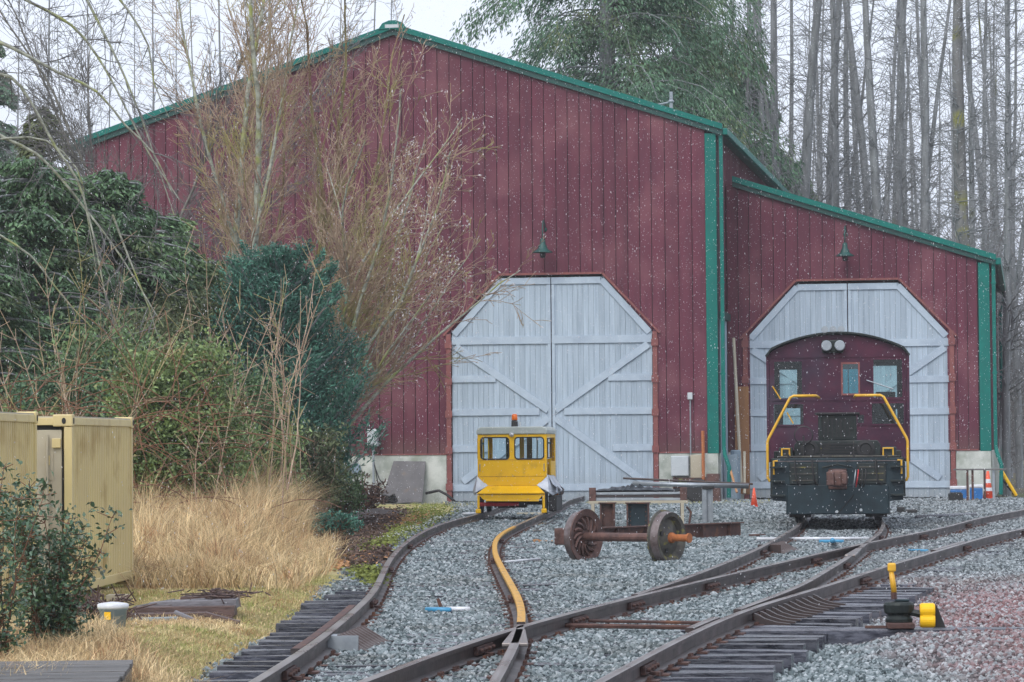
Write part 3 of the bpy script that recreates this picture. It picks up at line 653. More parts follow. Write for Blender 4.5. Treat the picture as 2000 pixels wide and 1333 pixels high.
def door_leaf(root, cu, side, w0):
    """one leaf of an eight sided double door; side=-1 left, 1 right"""
    root_leaf = MB(); hw = 2.91; inner = .012
    f = lambda u: oct_h(u, 0, 2.93, 4.87, 1.47, 6.5) - .03
    # backing sheet
    poly = [(inner, .02), (hw, .02), (hw, f(2.9)), (1.46, 6.46), (inner, 6.46)]
    root_leaf.prism([(cu + side * a, z) for a, z in (poly if side > 0 else poly[::-1])], w0 + .03, w0 + .06)
    leaf = root_leaf.build('door_leaf', M['gap'], root)
    nb = 19; bw = (hw - inner) / nb
    for i in range(nb):
        a = inner + i * bw + .0025; b = a + bw - .005; us = [a] + ([1.46] if a < 1.46 < b else []) + [b]
        top = [(u, min(f(min(u, 2.925)), 6.46)) for u in reversed(us)]
        poly = [(a, .03 + random.uniform(0, .03)), (b, .03 + random.uniform(0, .03))] + top
        dw = random.uniform(-.003, .003)
        MB().prism([(cu + side * x, z) for x, z in (poly if side > 0 else poly[::-1])], w0 + dw, w0 + .028).build('board', M['door_blue'], leaf)
    def strip(name, p, q, wd, th=.045, off=0):
        p = Vector(p); q = Vector(q); d = (q - p).normalized(); nn = Vector((-d.y, d.x)) * wd / 2
        poly = [p - nn, q - nn, q + nn, p + nn]
        poly = [(cu + side * v.x, v.y) for v in poly]
        if side < 0: poly = poly[::-1]
        MB().prism(poly, w0 - th - off, w0 - .004 - off).build(name, M['door_trim'], leaf, bevel=.006)
    strip('edge_trim', (inner, 6.36), (1.44, 6.36), .19)
    strip('edge_trim', (1.47, 6.37), (2.84, 4.84), .19, .043)
    strip('ledge', (.0 + inner, 4.66), (hw, 4.66), .22, .047)
    strip('ledge', (1.63, 3.56), (hw, 3.56), .20, .045)
    strip('ledge', (.36, 2.60), (hw, 2.60), .20, .045)
    strip('ledge', (1.75, 1.55), (hw, 1.55), .20, .045)
    strip('ledge', (.0 + inner, .42), (hw, .42), .20, .045)
    strip('brace', (.10, 2.64), (2.80, 4.50), .21, .050)
    strip('brace', (.10, 2.42), (2.62, .60), .21, .050)
    strip('centre_stile', (.06, .55), (.06, 6.25), .09, .041)
    return leaf
door_leaf(shed, 0, -1, -.02); door_leaf(shed, 0, 1, -.02)
# corner trim and downspout
MB().box(UR - .30, UR + .02, -.095, -.052, 1.36, EAVE_H - .12).build('corner_trim', M['teal'], shed, bevel=.01)
MB().box(UR - .02, UR + .03, -.05, .4, 1.36, EAVE_H - .12).build('corner_trim', M['gap'], shed)  # dark strip painting the shade in the gap between trim and downspout
def downspout(root, u, w, h1, toe):
    o = MB().box(u - .055, u + .055, w - .05, w + .05, 1.45, h1).tube([(u, w, 1.5), (u + .03, w - .06, 1.32), (u + .16, w - .16, .95), (u + toe, w - .16, .1)], .062, 8).build('downspout', M['teal'], root, bevel=.012)
    for h in (3.6, 6.2, 8.6):
        if h < h1 - .3: MB().box(u - .075, u + .075, w - .065, w - .0515, h, h + .05).build('strap', M['teal'], o)
downspout(shed, UR + .16, -.02, EAVE_H - .1, .14)
# roof
def roof_slope(root, u0, h0, u1, h1, w0, w1, th=.10):
    d = Vector((u1 - u0, h1 - h0)).normalized(); nn = Vector((-d.y, d.x)) if u1 > u0 else Vector((d.y, -d.x))
    poly = [(u0, h0), (u1, h1), (u1 + nn.x * th, h1 + nn.y * th), (u0 + nn.x * th, h0 + nn.y * th)]
    return poly if u1 > u0 else poly[::-1]
for s in (-1, 1):
    ue = RIDGE_U + s * (HALF + .22); he = roof_h(ue) + .02
    r = MB(); r.prism(roof_slope(shed, RIDGE_U, RIDGE_H + .02, ue, he, 0, 0), -.10, DEP + .2)
    ns = 40
    ro = r.build('roof', M['roofm'], shed)
    # rake trim: two stepped boards
    def rake(name, off0, off1, wa, wb, m, uu0=RIDGE_U, hh0=RIDGE_H, uu1=ue, hh1=he):
        poly = [(uu0, hh0 + off0), (uu1, hh1 + off0), (uu1, hh1 + off1), (uu0, hh0 + off1)]
        if s < 0: poly = poly[::-1]
        return MB().prism(poly, wa, wb).build(name, m, shed)
    rake('rake_trim', -.14, .02, -.17, -.102, M['teal_dark'])
    rake('rake_trim', .022, .11, -.24, -.102, M['teal'])
    rake('rake_cap', .112, .19, -.21, -.05, M['teal'])
    # gutter along the eave
    g = MB(); gu = ue + s * .01
    g.box(min(gu, gu + s * .14), max(gu, gu + s * .14), -.2, DEP + .2, he - .13, he + .06)
    g.build('gutter', M['teal'] if s > 0 else M['teal'], shed, bevel=.02)
    MB().box(min(UR if s > 0 else UL, ue) , max(UR if s > 0 else UL, ue), -.1, DEP, he - .12, he - .08).build('soffit', M['teal_dark'], shed)
MB().prism([(RIDGE_U - .42, RIDGE_H + .02), (RIDGE_U + .42, RIDGE_H + .02), (RIDGE_U + .30, RIDGE_H + .19), (RIDGE_U + .10, RIDGE_H + .27), (RIDGE_U - .10, RIDGE_H + .27), (RIDGE_U - .30, RIDGE_H + .19)], -.27, -.2).build('ridge_cap', M['teal'], shed)
MB().box(RIDGE_U - .22, RIDGE_U + .2, -.28, -.272, RIDGE_H + .05, RIDGE_H + .15).build('ridge_plate', M['box'], shed)
# tall pale door in the side wall, beside the annex
sd = MB().box(UR + .02, UR + .06, .5, 2.25, .05, 5.2).build('side_door', M['door_blue'], shed)
MB().box(UR + .02, UR + .16, .3, 2.45, 5.21, 5.42).build('door_head_flashing', M['teal_dark'], shed)

# ================================================================== ANNEX
AW = 2.7; AU0, AU1 = UR + .04, 12.42; AH0, AH1 = 9.30, 6.90
def ah(u): return AH0 - (AH0 - AH1) * (u - 5.0) / (12.5 - 5.0)
ann = empty('shed_annex', matrix=FACE, label='lower dark red lean-to joined to the big shed, behind the locomotive', cat='building')
OSH, OTH = 4.75, 6.34
siding(ann, AU0, AU1 - .33, ah, (dC, 2.86), AW, [dC - 1.42, dC + 1.42])
bk = MB()
bk.prism([(AU0, 1.38), (dC - 2.93, 1.38), (dC - 2.93, ah(dC - 2.93) - .1), (AU0, ah(AU0) - .1)], AW - .012, AW + .15)
bk.prism([(dC + 2.93, 1.38), (AU1, 1.38), (AU1, ah(AU1) - .1), (dC + 2.93, ah(dC + 2.93) - .1)], AW - .012, AW + .15)
bk.prism([(dC - 2.93, 4.75), (dC - 1.47, 6.34), (dC + 1.47, 6.34), (dC + 2.93, 4.75), (dC + 2.93, ah(dC + 2.93) - .1), (dC - 2.93, ah(dC - 2.93) - .1)], AW - .012, AW + .15)
bk.build('wall_backing', M['gap'], ann)
OSH, OTH = 4.87, 6.5
sw = MB(); side_wall(sw, AU1, AW + .16, DEP - .3, 1.38, ah(AU1) - .06, 1)
sw.prism([(AU0, 0), (AU1 - .13, 0), (AU1 - .13, ah(AU1) - .12), (AU0, ah(AU0) - .12)], DEP - .5, DEP - .3)
sw.build('side_wall', M['siding'], ann)
MB().box(AU0, dC - 3.08, AW - .085, AW + .15, -.1, 1.375).build('concrete_base', M['concrete'], ann)
MB().box(dC + 3.08, AU1, AW - .085, AW + .15, -.1, 1.375).build('concrete_base', M['concrete'], ann, bevel=.01)
MB().box(AU1 - .12, AU1 + .03, AW + .16, DEP - .3, -.1, 1.375).build('concrete_base', M['concrete'], ann)
MB().box(dC + 3.08, AU1 - .35, AW - .11, AW - .0755, 1.378, 1.42).build('base_flashing', M['jamb'], ann)
for s in (-1, 1):
    j = MB().box(dC + s * 3.0 - .07, dC + s * 3.0 + .07, AW - .12, AW + .15, -.05, 4.86).build('door_jamb', M['jamb'], ann, bevel=.01)
    for h in (4.55, 3.5, 2.55, 1.5, .45):
        MB().box(dC + s * 3.0 - .10, dC + s * 3.0 + .10, AW - .155, AW - .1205, h - .10, h + .10).build('hinge', M['jamb'], j)
def scale_door(root, cu, side, w0):
    l = door_leaf(root, cu, side, w0); l.scale = (1, 1, .972)
for s in (-1, 1): scale_door(ann, dC, s, AW - .02)
for (a, b) in (((-3.12, 4.68), (-1.49, 6.36)), ((-1.49, 6.36), (1.49, 6.36)), ((1.49, 6.36), (3.12, 4.68))):
    d = Vector((b[0] - a[0], b[1] - a[1])).normalized(); nn = Vector((-d.y, d.x)) * .06
    MB().prism([(dC + a[0], a[1]), (dC + b[0], b[1]), (dC + b[0] + nn.x, b[1] + nn.y), (dC + a[0] + nn.x, a[1] + nn.y)], AW - .13, AW - .0755).build('door_head_flashing', M['jamb'], ann)
MB().box(AU1 - .30, AU1 + .02, AW - .095, AW - .052, 1.36, ah(AU1) - .1).build('corner_trim', M['teal'], ann, bevel=.01)
downspout(ann, AU1 + .14, AW - .02, ah(AU1) - .05, .13)
rf = MB(); rf.prism([(5.02, ah(5.02) + .02), (12.62, ah(12.62) + .02), (12.62, ah(12.62) + .12), (5.02, ah(5.02) + .12)], AW - .10, DEP)
rf.build('roof', M['roofm'], ann)
for nm, o0, o1, wa, wb, mm in (('rake_trim', -.12, .02, AW - .17, AW - .102, 'teal_dark'), ('rake_trim', .022, .11, AW - .24, AW - .102, 'teal'), ('rake_cap', .112, .19, AW - .21, AW - .05, 'teal')):
    MB().prism([(5.02, ah(5.02) + o0), (12.64, ah(12.64) + o0), (12.64, ah(12.64) + o1), (5.02, ah(5.02) + o1)], wa, wb).build(nm, M[mm], ann)
g = MB(); g.box(12.63, 12.78, AW - .2, DEP, ah(12.6) - .12, ah(12.6) + .08); g.build('gutter', M['teal'], ann, bevel=.02)
MB().tube([(12.70, DEP - .4, ah(12.6)), (12.62, DEP - .4, ah(12.6) - .5), (12.55, DEP - .4, ah(12.6) - .7), (12.55, DEP - .4, 1.3)], .06, 6).build('downspout', M['teal'], ann)

# ================================================================== GOOSENECK LAMPS
def wall_lamp(u, h, w, label, s=1.0):
    r = empty('wall_lamp', matrix=FACE @ T(u, w, h), label=label, cat='lamp', group='gooseneck lamps over the shed doors')
    MB().tube([(0, -.03, .62 * s), (0, -.12, .80 * s), (0, -.30, .86 * s), (0, -.46, .74 * s), (0, -.50, .55 * s), (0, -.50, .30 * s)], .022, 8).lathe([(.07, 0), (.07, .03)], 12, T(0, -.03, .62 * s) @ RX(pi / 2)).build('goose_neck', M['teal_dark'], r, smooth=True)
    MB().lathe([(.04, .34), (.075, .30), (.085, .16), (.12, .12), (.13, .06), (.16, .02), (.285, -.06), (.29, -.075), (.27, -.075), (.15, -.01)], 20, T(0, -.50, 0) @ Matrix.Scale(s, 4)).build('lamp_shade', M['teal_dark'], r, smooth=True)
    MB().lathe([(.085, -.02), (.085, -.16), (.07, -.21), (.02, -.23)], 14, T(0, -.50, 0) @ Matrix.Scale(s, 4)).build('lamp_globe', M['black'], r, smooth=True)
wall_lamp(-.16, 7.22, 0, 'dark green gooseneck lamp on the red wall above the big shed doors')
wall_lamp(8.31, 7.12, AW, 'dark green gooseneck lamp on the red wall above the locomotive', .95)

# ================================================================== LOCOMOTIVE  (x right, y away, z up from rail head)
lp = (at_y(cC1, 58.0) + at_y(cC2, 58.0)) / 2
pe = (np.array(facept(dC, 0)) - lp); LYAW = atan2(pe[1], pe[0]) - pi / 2 
lo = G(1637, 1022, 0.)
loco = empty('locomotive', (float(lo[0]), float(lo[1]), 0), radians(-6.2), 'small dark maroon and green switching locomotive with yellow handrails in front of the right doors', 'locomotive')
def P(x, y, z): return (x, y, z)
# front pilot and frame (front beam)
q = MB(); q.prism([(-1.20, .42), (-.95, .40), (-.95, .16), (.95, .16), (.95, .40), (1.20, .42), (1.20, 1.16), (1.05, 1.20), (-1.05, 1.20), (-1.20, 1.16)], 0, .10)
q.build('front_beam', M['loco_blue'], loco, bevel=.012)
MB().box(-.93, .93, -.03, -.002, .17, .70).build('pilot_plate', M['loco_blue'], loco, bevel=.01)
for s in (-1, 1):
    MB().box(s * 1.18 - .06, s * 1.18 + .06, .12, 1.2, .48, 1.12).build('step_side', M['loco_dark'], loco, bevel=.01)
    MB().box(s * .62 - .26, s * .62 + .26, -.05, -.002, .72, 1.10).build('buffer_plate', M['loco_dark'], loco, bevel=.01)
    for k in range(3): MB().box(min(s * .97, s * 1.24), max(s * .97, s * 1.24), -.16, -.002, .50 + .26 * k, .53 + .26 * k).build('step', M['loco_dark'], loco)
MB().box(-1.22, 1.22, .1, 9.2, 1.12, 1.20).build('running_board', M['loco_dark'], loco, bevel=.01)
MB().box(-.95, .95, .12, 9.0, .62, 1.115).build('frame', M['black'], loco)
# coupler
c = MB(); c.box(-.17, .17, -.06, -.002, .62, 1.0).box(-.10, .10, -.42, -.06, .72, .94)
c.lathe([(.05, -.16), (.16, -.14), (.19, 0), (.16, .14), (.05, .16)], 14, T(0, -.46, .83) @ Matrix.Diagonal((1.05, .8, 1, 1)))
c.box(-.20, -.06, -.66, -.42, .70, .95).box(.07, .17, -.62, -.44, .72, .93)
cp = c.build('coupler', M['wheel_rust'], loco, bevel=.02)
MB().tube([(-.28, -.08, 1.02), (0, -.14, 1.08), (.28, -.08, 1.02)], .02, 6).build('uncoupling_lever', M['loco_dark'], loco)
# air hoses and gladhands
for x, m_ in ((.38, 'red'), (.46, 'rubber'), (.33, 'steel'), (.52, 'rubber')):
    MB().tube([(x, -.06, .98), (x, -.16, .95), (x - .02, -.18, .80), (x - .05, -.15, .66)], .012, 8).build('air_hose', M[m_], loco, smooth=True)
MB().box(-1.19, 1.19, -.008, -.0025, 1.135, 1.15).build('beam_edge', M['tread'], loco)
for x in np.linspace(-1.08, 1.08, 13): MB().lathe([(.018, 0), (.014, .012)], 6, T(float(x), -.0025, 1.085 if abs(x) > .9 else 1.125) @ RX(pi / 2)).build('bolt', M['loco_dark'], loco)
for x in (-.78, -.46, .70): MB().tube([(x, -.06, 1.18), (x, -.09, 1.02), (x + .03, -.10, .78), (x + .10, -.07, .70)], .016, 6).build('air_hose', M['black'], loco)
MB().tube([(-1.1, .02, 1.225), (1.1, .02, 1.225)], .016, 6).build('train_pipe', M['wheel_face'], loco)
for x in (-.9, -.3, .3, .9): MB().box(x - .02, x + .02, .0, .05, 1.20, 1.27).build('pipe_clamp', M['black'], loco)
MB().lathe([(.16, -.012), (.18, 0), (.16, .012)], 18, T(-.62, .22, 1.62) @ RX(pi / 2), cap=False).tube([(-.62, .22, 1.2), (-.62, .22, 1.62)], .016, 6).build('brake_wheel', M['black'], loco)
for s in (-1, 1):
    MB().box(s * .62 - .22, s * .62 + .22, -.066, -.0505, .78, .80).box(s * .62 - .22, s * .62 + .22, -.066, -.0505, .90, .92).box(s * .62 - .22, s * .62 + .22, -.066, -.0505, 1.02, 1.04).build('buffer_rib', M['wheel_face'], loco)
    MB().box(s * .30 - .008, s * .30 + .008, .338, .348, 1.24, 1.50).build('hood_seam', M['wheel_face'], loco)
# low hood
HW = .80
q = MB(); q.prism([(-HW, 1.21), (HW, 1.21), (HW, 1.44), (HW - .06, 1.52), (-HW + .06, 1.52), (-HW, 1.44)], .35, 3.9)
hood = q.build('hood', M['loco_dark'], loco, bevel=.015)
for s in (-1, 1): MB().lathe([(.17, 0), (.17, .03), (.11, .04), (.10, .015)], 16, T(s * .52, .345, 1.36) @ RX(pi / 2)).build('round_port', M['black'], hood)
for k in range(5): MB().box(-.36, .36, .325, .348, 1.24 + .05 * k, 1.265 + .05 * k).build('louvre', M['black'], hood)
MB().box(-.36, .36, 1.0, 1.9, 1.521, 2.00).build('radiator_box', M['loco_dark'], loco, bevel=.02)
MB().box(-.42, .42, .93, 1.97, 2.001, 2.045).build('radiator_cap', M['black'], loco, bevel=.01)
for s in (-1, 1): MB().box(s * .32 - .02, s * .32 + .02, .96, .998, 1.53, 1.96).build('radiator_rib', M['loco_dark'], loco)
for i in range(7): MB().box(-.27 + .08 * i, -.24 + .08 * i, .975, .998, 1.58, 1.92).build('radiator_slat', M['black'], loco)
for s in (-1, 1):
    MB().box(s * 1.0 - .18, s * 1.0 + .18, .5, 1.6, 1.201, 1.33).build('battery_box', M['loco_dark'], loco, bevel=.015)
    MB().box(s * .95 - .13, s * .95 + .13, .1, .42, 1.201, 1.40).build('sand_box', M['loco_dark'], loco, bevel=.02)
# cab: walls with openings
CW, CY0, CY1, ZB = 1.40, 3.9, 7.4, 1.15
def arch(x): return 3.16 + .36 * (1 - (x / CW) ** 2) + .10 * (1 - max(0, (abs(x) / CW - .90) / .10) ** 2) if abs(x) < CW else 3.13
def wall_holes(mb, x0, x1, z0, topf, y0, y1, holes, corner=None):
    """wall in xz built as butted strips round rectangular holes"""
    xsn = sorted({x0, x1, *[h[0] for h in holes], *[h[1] for h in holes], *np.linspace(x0, x1, 15).round(4)})
    for a, b in zip(xsn[:-1], xsn[1:]):
        if b - a < 1e-4: continue
        mid = (a + b) / 2; hs_ = sorted([(h[2], h[3]) for h in holes if h[0] - 1e-6 < mid < h[1] + 1e-6]); z = z0
        for lo_, hi in hs_:
            mb.prism([(a, z), (b, z), (b, lo_), (a, lo_)], y0, y1); z = hi
        mb.prism([(a, z), (b, z), (b, topf(b)), (a, topf(a))], y0, y1)
holesF = [(-1.24, -.70, 2.36, 3.08), (-1.26, -.68, 1.84, 2.24), (.70, 1.26, 2.36, 3.10), (.66, 1.28, 1.84, 2.24), (.10, .40, 2.44, 3.02), (.38, .50, 1.86, 2.02)]
holesR = [(-1.22, -.86, 2.36, 3.0), (-1.16, -.80, 1.84, 2.2), (.62, 1.20, 2.36, 3.06), (.80, 1.2, 1.84, 2.16), (.05, .45, 2.40, 3.0)]
q = MB(); wall_holes(q, -CW + .06, CW - .06, ZB, lambda x: arch(x) - .02, CY0, CY0 + .05, holesF); cabw = q.build('cab_front', M['loco_maroon'], loco)
q = MB(); wall_holes(q, -CW + .06, CW - .06, ZB, lambda x: arch(x) - .02, CY1 - .05, CY1, holesR); q.build('cab_rear', M['black'], loco)  # black colour stands in for the dim cab interior behind the windows
# side walls with a window each
for s in (-1, 1):
    q = MB(); x0, x1 = sorted((s * (CW - .055), s * CW))
    q.box(x0, x1, CY0 - .02, CY1 + .02, ZB - .05, 2.3).box(x0, x1, CY0 - .02, CY0 + .9, 2.3, 3.22).box(x0, x1, CY1 - .9, CY1 + .02, 2.3, 3.22).box(x0, x1, CY0 + .9, CY1 - .9, 3.0, 3.22)
    q.build('cab_side', M['loco_maroon'], loco)
# roof arch
rp_ = []; N = 24
for i in range(N + 1):
    x = -CW + 2 * CW * (i / N); rp_.append((x, arch(max(-CW + .0005, min(CW - .0005, x))) + .005))
up = [(x * 1.012, z + .035) for x, z in rp_]
q = MB()
for i in range(N): q.prism([rp_[i], rp_[i + 1], up[i + 1], up[i]], CY0 - .12, CY1 + .1)
q.build('cab_roof', M['loco_dark'], loco)
def frame(mb, a, b, c_, d, y0, y1, t=.035):
    mb.box(a - t, b + t, y0, y1, c_ - t, c_ + .0).box(a - t, b + t, y0, y1, d, d + t).box(a - t, a, y0, y1, c_, d).box(b, b + t, y0, y1, c_, d)
for i, (a, b, c_, d) in enumerate(holesF):
    q = MB(); frame(q, a, b, c_, d, CY0 - .022, CY0 - .002); w = q.build('window_frame', M['loco_maroon'] if i != 4 else M['jamb'], loco)
    MB().box(a, b, CY0 + .02, CY0 + .026, c_, d).build('pane', M['glass_teal'] if i == 4 else M['glass_dim'], w)
for i, (a, b, c_, d) in enumerate(holesR):
    q = MB(); frame(q, a, b, c_, d, CY1 + .002, CY1 + .022); w = q.build('window_frame', M['loco_maroon'], loco)
    MB().box(a, b, CY1 - .026, CY1 - .02, c_, d).build('pane', M['glass'], w)
MB().box(-.5, .1, 5.2, 6.2, 1.2, 2.3).build('control_stand', M['black'], loco, bevel=.03)
MB().box(.75, 1.15, 5.6, 6.0, 1.8, 1.9).box(.75, 1.15, 5.95, 6.0, 1.9, 2.5).build('seat', M['rubber'], loco, bevel=.02)
MB().box(-CW + .06, CW - .06, CY0 + .06, CY1 - .06, 1.10, 1.15).build('cab_floor', M['black'], loco)
# headlights
hb = MB().box(-.30, .12, CY0 - .10, CY0 - .002, 3.24, 3.50).build('headlight_housing', M['loco_dark'], loco, bevel=.03)
for x in (-.21, .05):
    l = MB().lathe([(.085, 0), (.105, .02), (.105, .10), (.09, .115)], 18, T(x, CY0 - .10, 3.38) @ RX(pi / 2)).build('headlight', M['steel'], loco, smooth=False)
    MB().lathe([(.002, .035), (.02, .04), (.05, .07), (.086, .112)], 18, T(x, CY0 - .105, 3.38) @ RX(pi / 2), cap=False).build('lens', M['lampglass'], l, smooth=True)
for x in (-.24, -.08, .08):
    MB().lathe([(.02, -.10), (.03, .05), (.07, .22)], 12, T(x, CY0 + .1, 3.70) @ RX(pi / 2)).box(x - .015, x + .015, CY0 - .02, CY0 + .02, 3.60, 3.70).build('horn', M['steel'], loco, smooth=False)
# wipers
MB().tube([(-1.28, CY0 - .05, 2.60), (-1.12, CY0 - .04, 2.34)], .014, 5).build('wiper', M['yellow_hand'], loco)
MB().tube([(.56, CY0 - .05, 2.70), (1.08, CY0 - .05, 2.52)], .012, 5).build('wiper', M['steel'], loco)
MB().tube([(-1.0, CY0 - .05, 2.08), (-.88, CY0 - .04, 1.86)], .014, 5).build('wiper', M['yellow_hand'], loco)
# number board style panel seams on the cab face
for z in (3.16, 2.31): MB().box(-1.3, 1.3, CY0 - .030, CY0 - .0235, z, z + .012).build('seam', M['loco_maroon'], loco)
# handrails
for s in (-1, 1):
    hy = .25
    MB().tube([(s * .34 - .02, 3.0, 2.35), (s * .36 - .02, hy + .12, 2.35), (s * .38 - .02, hy, 2.35), (s * .80, hy, 2.35), (s * .86, hy, 2.32), (s * 1.27, hy, 1.56), (s * 1.29, hy, 1.50), (s * 1.29, hy, .84), (s * 1.26, hy, .78), (s * 1.18, hy, .77)], .027, 8).build('handrail', M['yellow_hand'], loco, smooth=True)
    MB().tube([(s * .86 - .02, .05, 1.10 + .12), (s * .86 - .02, .05, 1.37), (s * 1.02, .05, 1.37), (s * 1.02, .05, 1.22)], .018, 6).build('grab_iron', M['yellow_hand'], loco)
    MB().tube([(s * 1.10, -.03, 1.15), (s * 1.17, -.05, 1.15), (s * 1.17, -.05, .90)], .018, 6).build('grab_iron', M['yellow_hand'], loco)
# wheels
for y in (1.8, 4.2, 6.6):
    w = MB()
    for s in (-1, 1): w.lathe([(.05, -.07), (.48, -.07), (.50, -.03), (.46, .0), (.46, .07), (.05, .07)], 24, T(s * .75, y, .46) @ RY(s * -pi / 2))
    w.tube([(-.75, y, .46), (.75, y, .46)], .08, 8); w.build('wheel_set', M['black'], loco)
MB().box(-.9, -.5, .3, .8, .10, .4).box(.5, .9, .3, .8, .10, .4).build('sand_pipe_bracket', M['black'], loco)
MB().box(-.85, .85, 1.0, 8, .2, .615).build('underframe', M['black'], loco)
MB().tube([(0.02, -.04, .20), (.30, -.05, .52)], .008, 5).build('chain', M['black'], loco)
for x, z in ((-.02, .21), (.42, .24)): MB().lathe([(.028, 0), (.028, .02)], 8, T(x, -.032, z) @ RX(pi / 2)).build('bolt', M['box'], loco)

# ================================================================== RAIL SPEEDER CART
sp0 = G(1001, 1003, 0.)
cart = empty('rail_speeder', (float(sp0[0]), float(sp0[1]), 0), radians(-6.0), 'bright yellow enclosed rail speeder cart with an amber beacon on its pale roof', 'rail cart')
W2 = .755; ZR = 1.715
front = [(-W2, .82), (-W2, ZR), (W2, ZR), (W2, .82), (W2 - .02, .78), (.55, .60), (-.55, .60), (-W2 + .02, .78)]
hF = [(-.69, -.06, 1.17, 1.655), (.055, .70, 1.17, 1.655)]
q = MB()
q.prism([(-W2, .80), (W2, .80), (W2, 1.17), (-W2, 1.17)], 0, .035)
q.prism([(-.56, .60), (.56, .60), (W2, .80), (-W2, .80)], 0, .035)
q.prism([(-W2, 1.655), (W2, 1.655), (W2, ZR), (-W2, ZR)], 0, .035)
for a, b in ((-W2, -.69), (-.06, .055), (.70, W2)): q.prism([(a, 1.17), (b, 1.17), (b, 1.655), (a, 1.655)], 0, .035)
q.build('front_panel', M['yellow'], cart, bevel=.006)
def rrect(a, b, c_, d, r, n=4):
    pts_ = []
    for cx, cz, a0 in ((b - r, d - r, 0), (a + r, d - r, pi / 2), (a + r, c_ + r, pi), (b - r, c_ + r, 1.5 * pi)):
        for k in range(n + 1): t = a0 + pi / 2 * k / n; pts_.append((cx + r * cos(t), cz + r * sin(t)))
    return pts_
for a, b, c_, d in hF:
    rr = rrect(a + .008, b - .008, c_ + .008, d - .008, .07)
    ring = MB().tube([(x, -.008, z) for x, z in rr + rr[:1]], .014, 6, cap=False).build('window_gasket', M['rubber'], cart)
    # corner fillets in body colour
    for cx, cz, sx, sz in ((a, d, 1, -1), (b, d, -1, -1), (a, c_, 1, 1), (b, c_, -1, 1)):
        f_ = MB().prism([(cx, cz), (cx + sx * .05, cz), (cx, cz + sz * .05)][::(1 if sx * sz > 0 else -1)], .001, .034).build('window_corner', M['yellow'], cart)
    MB().box(a, b, .015, .020, c_, d).build('pane', M['glass'], ring)
for z in (.80, 1.155): MB().box(-W2 + .01, W2 - .01, -.006, -.0005, z, z + .008).build('panel_seam', M['rail_yellow'], cart)
for x in (-.70, -.35, 0, .35, .70):
    for z in (.84, 1.12): MB().lathe([(.010, 0), (.007, .006)], 6, T(x, -.0005, z) @ RX(pi / 2)).build('rivet', M['yellow_hand'], cart)
for s in (-1, 1): MB().tube([(s * .70, -.001, .92), (s * .70, -.05, .93), (s * .70, -.05, 1.06), (s * .70, -.001, 1.07)], .009, 6).build('grab_handle', M['steel'], cart)
# rear panel and posts (windows see straight through)
L_ = 2.1
q = MB(); q.box(-W2, W2, L_, L_ + .03, .60, 1.17).box(-W2, W2, L_, L_ + .03, 1.655, ZR)
for a, b in ((-W2, -.66), (-.05, .05), (.66, W2)): q.box(a, b, L_, L_ + .03, 1.17, 1.655)
q.build('rear_panel', M['yellow'], cart)
MB().box(-.24, -.19, 1.0, 1.05, 1.1, ZR).build('cab_post', M['teal_dark'], cart)
MB().box(.20, .32, 1.2, 1.25, .9, 1.72).build('seat_back', M['rubber'], cart)
MB().box(.44, .47, 1.0, 1.02, .9, ZR).build('cab_post', M['steel'], cart)
for s in (-1, 1):
    x0, x1 = sorted((s * W2, s * (W2 - .03)))
    q = MB(); q.box(x0, x1, .036, .12, .8, ZR).box(x0, x1, L_ - .1, L_ - .001, .7, ZR).box(x0, x1, .98, 1.05, .62, ZR).box(x0, x1, 1.05, L_ - .1, .62, 1.12).box(x0, x1, .12, L_ - .1, 1.64, ZR).box(x0, x1, .12, .98, .62, .70)
    q.build('side_frame', M['yellow'], cart)
    MB().box(x0, x1, .12, .98, 1.50, 1.54).build('side_rail', M['teal_dark'], cart)
    MB().tube([(s * (W2 + .01), .16, 1.2), (s * (W2 + .01), .16, 1.62), (s * (W2 + .01), .9, 1.62), (s * (W2 + .01), .9, 1.2), (s * (W2 + .01), .16, 1.2)], .014, 5).build('side_window_gasket', M['rubber'], cart)
MB().box(-.6, .6, 1.4, 1.9, .62, .85).build('engine_cover', M['wheel_rust'], cart, bevel=.03)
# roof
q = MB(); prof = [(-W2 - .02, 1.716), (W2 + .02, 1.716), (W2 + .02, 1.80), (W2 - .02, 1.855), (W2 - .10, 1.88), (-W2 + .10, 1.88), (-W2 + .02, 1.855), (-W2 - .02, 1.80)]
q.prism(prof, -.03, L_ + .05); q.build('roof', M['roof_white'], cart, bevel=.02)
# beacon
b_ = MB().lathe([(.075, 0), (.07, .12), (.055, .14)], 14, T(.02, .4, 1.885)).build('beacon', M['rubber'], cart)
MB().lathe([(.062, .14), (.066, .16), (.062, .25), (.04, .275)], 14, T(.02, .4, 1.885)).build('beacon_lens', M['amber'], b_, smooth=True)
MB().box(.10, .15, .45, .52, 1.885, 1.98).build('roof_bracket', M['box'], cart)
hl = MB().lathe([(.04, 0), (.05, .03), (.05, .06)], 14, T(0, 0, 1.71) @ RX(pi / 2)).build('headlight', M['steel'], cart)
MB().lathe([(.001, .062), (.045, .0605)], 14, T(0, 0, 1.71) @ RX(pi / 2), cap=False).build('lens', M['lampglass'], hl)
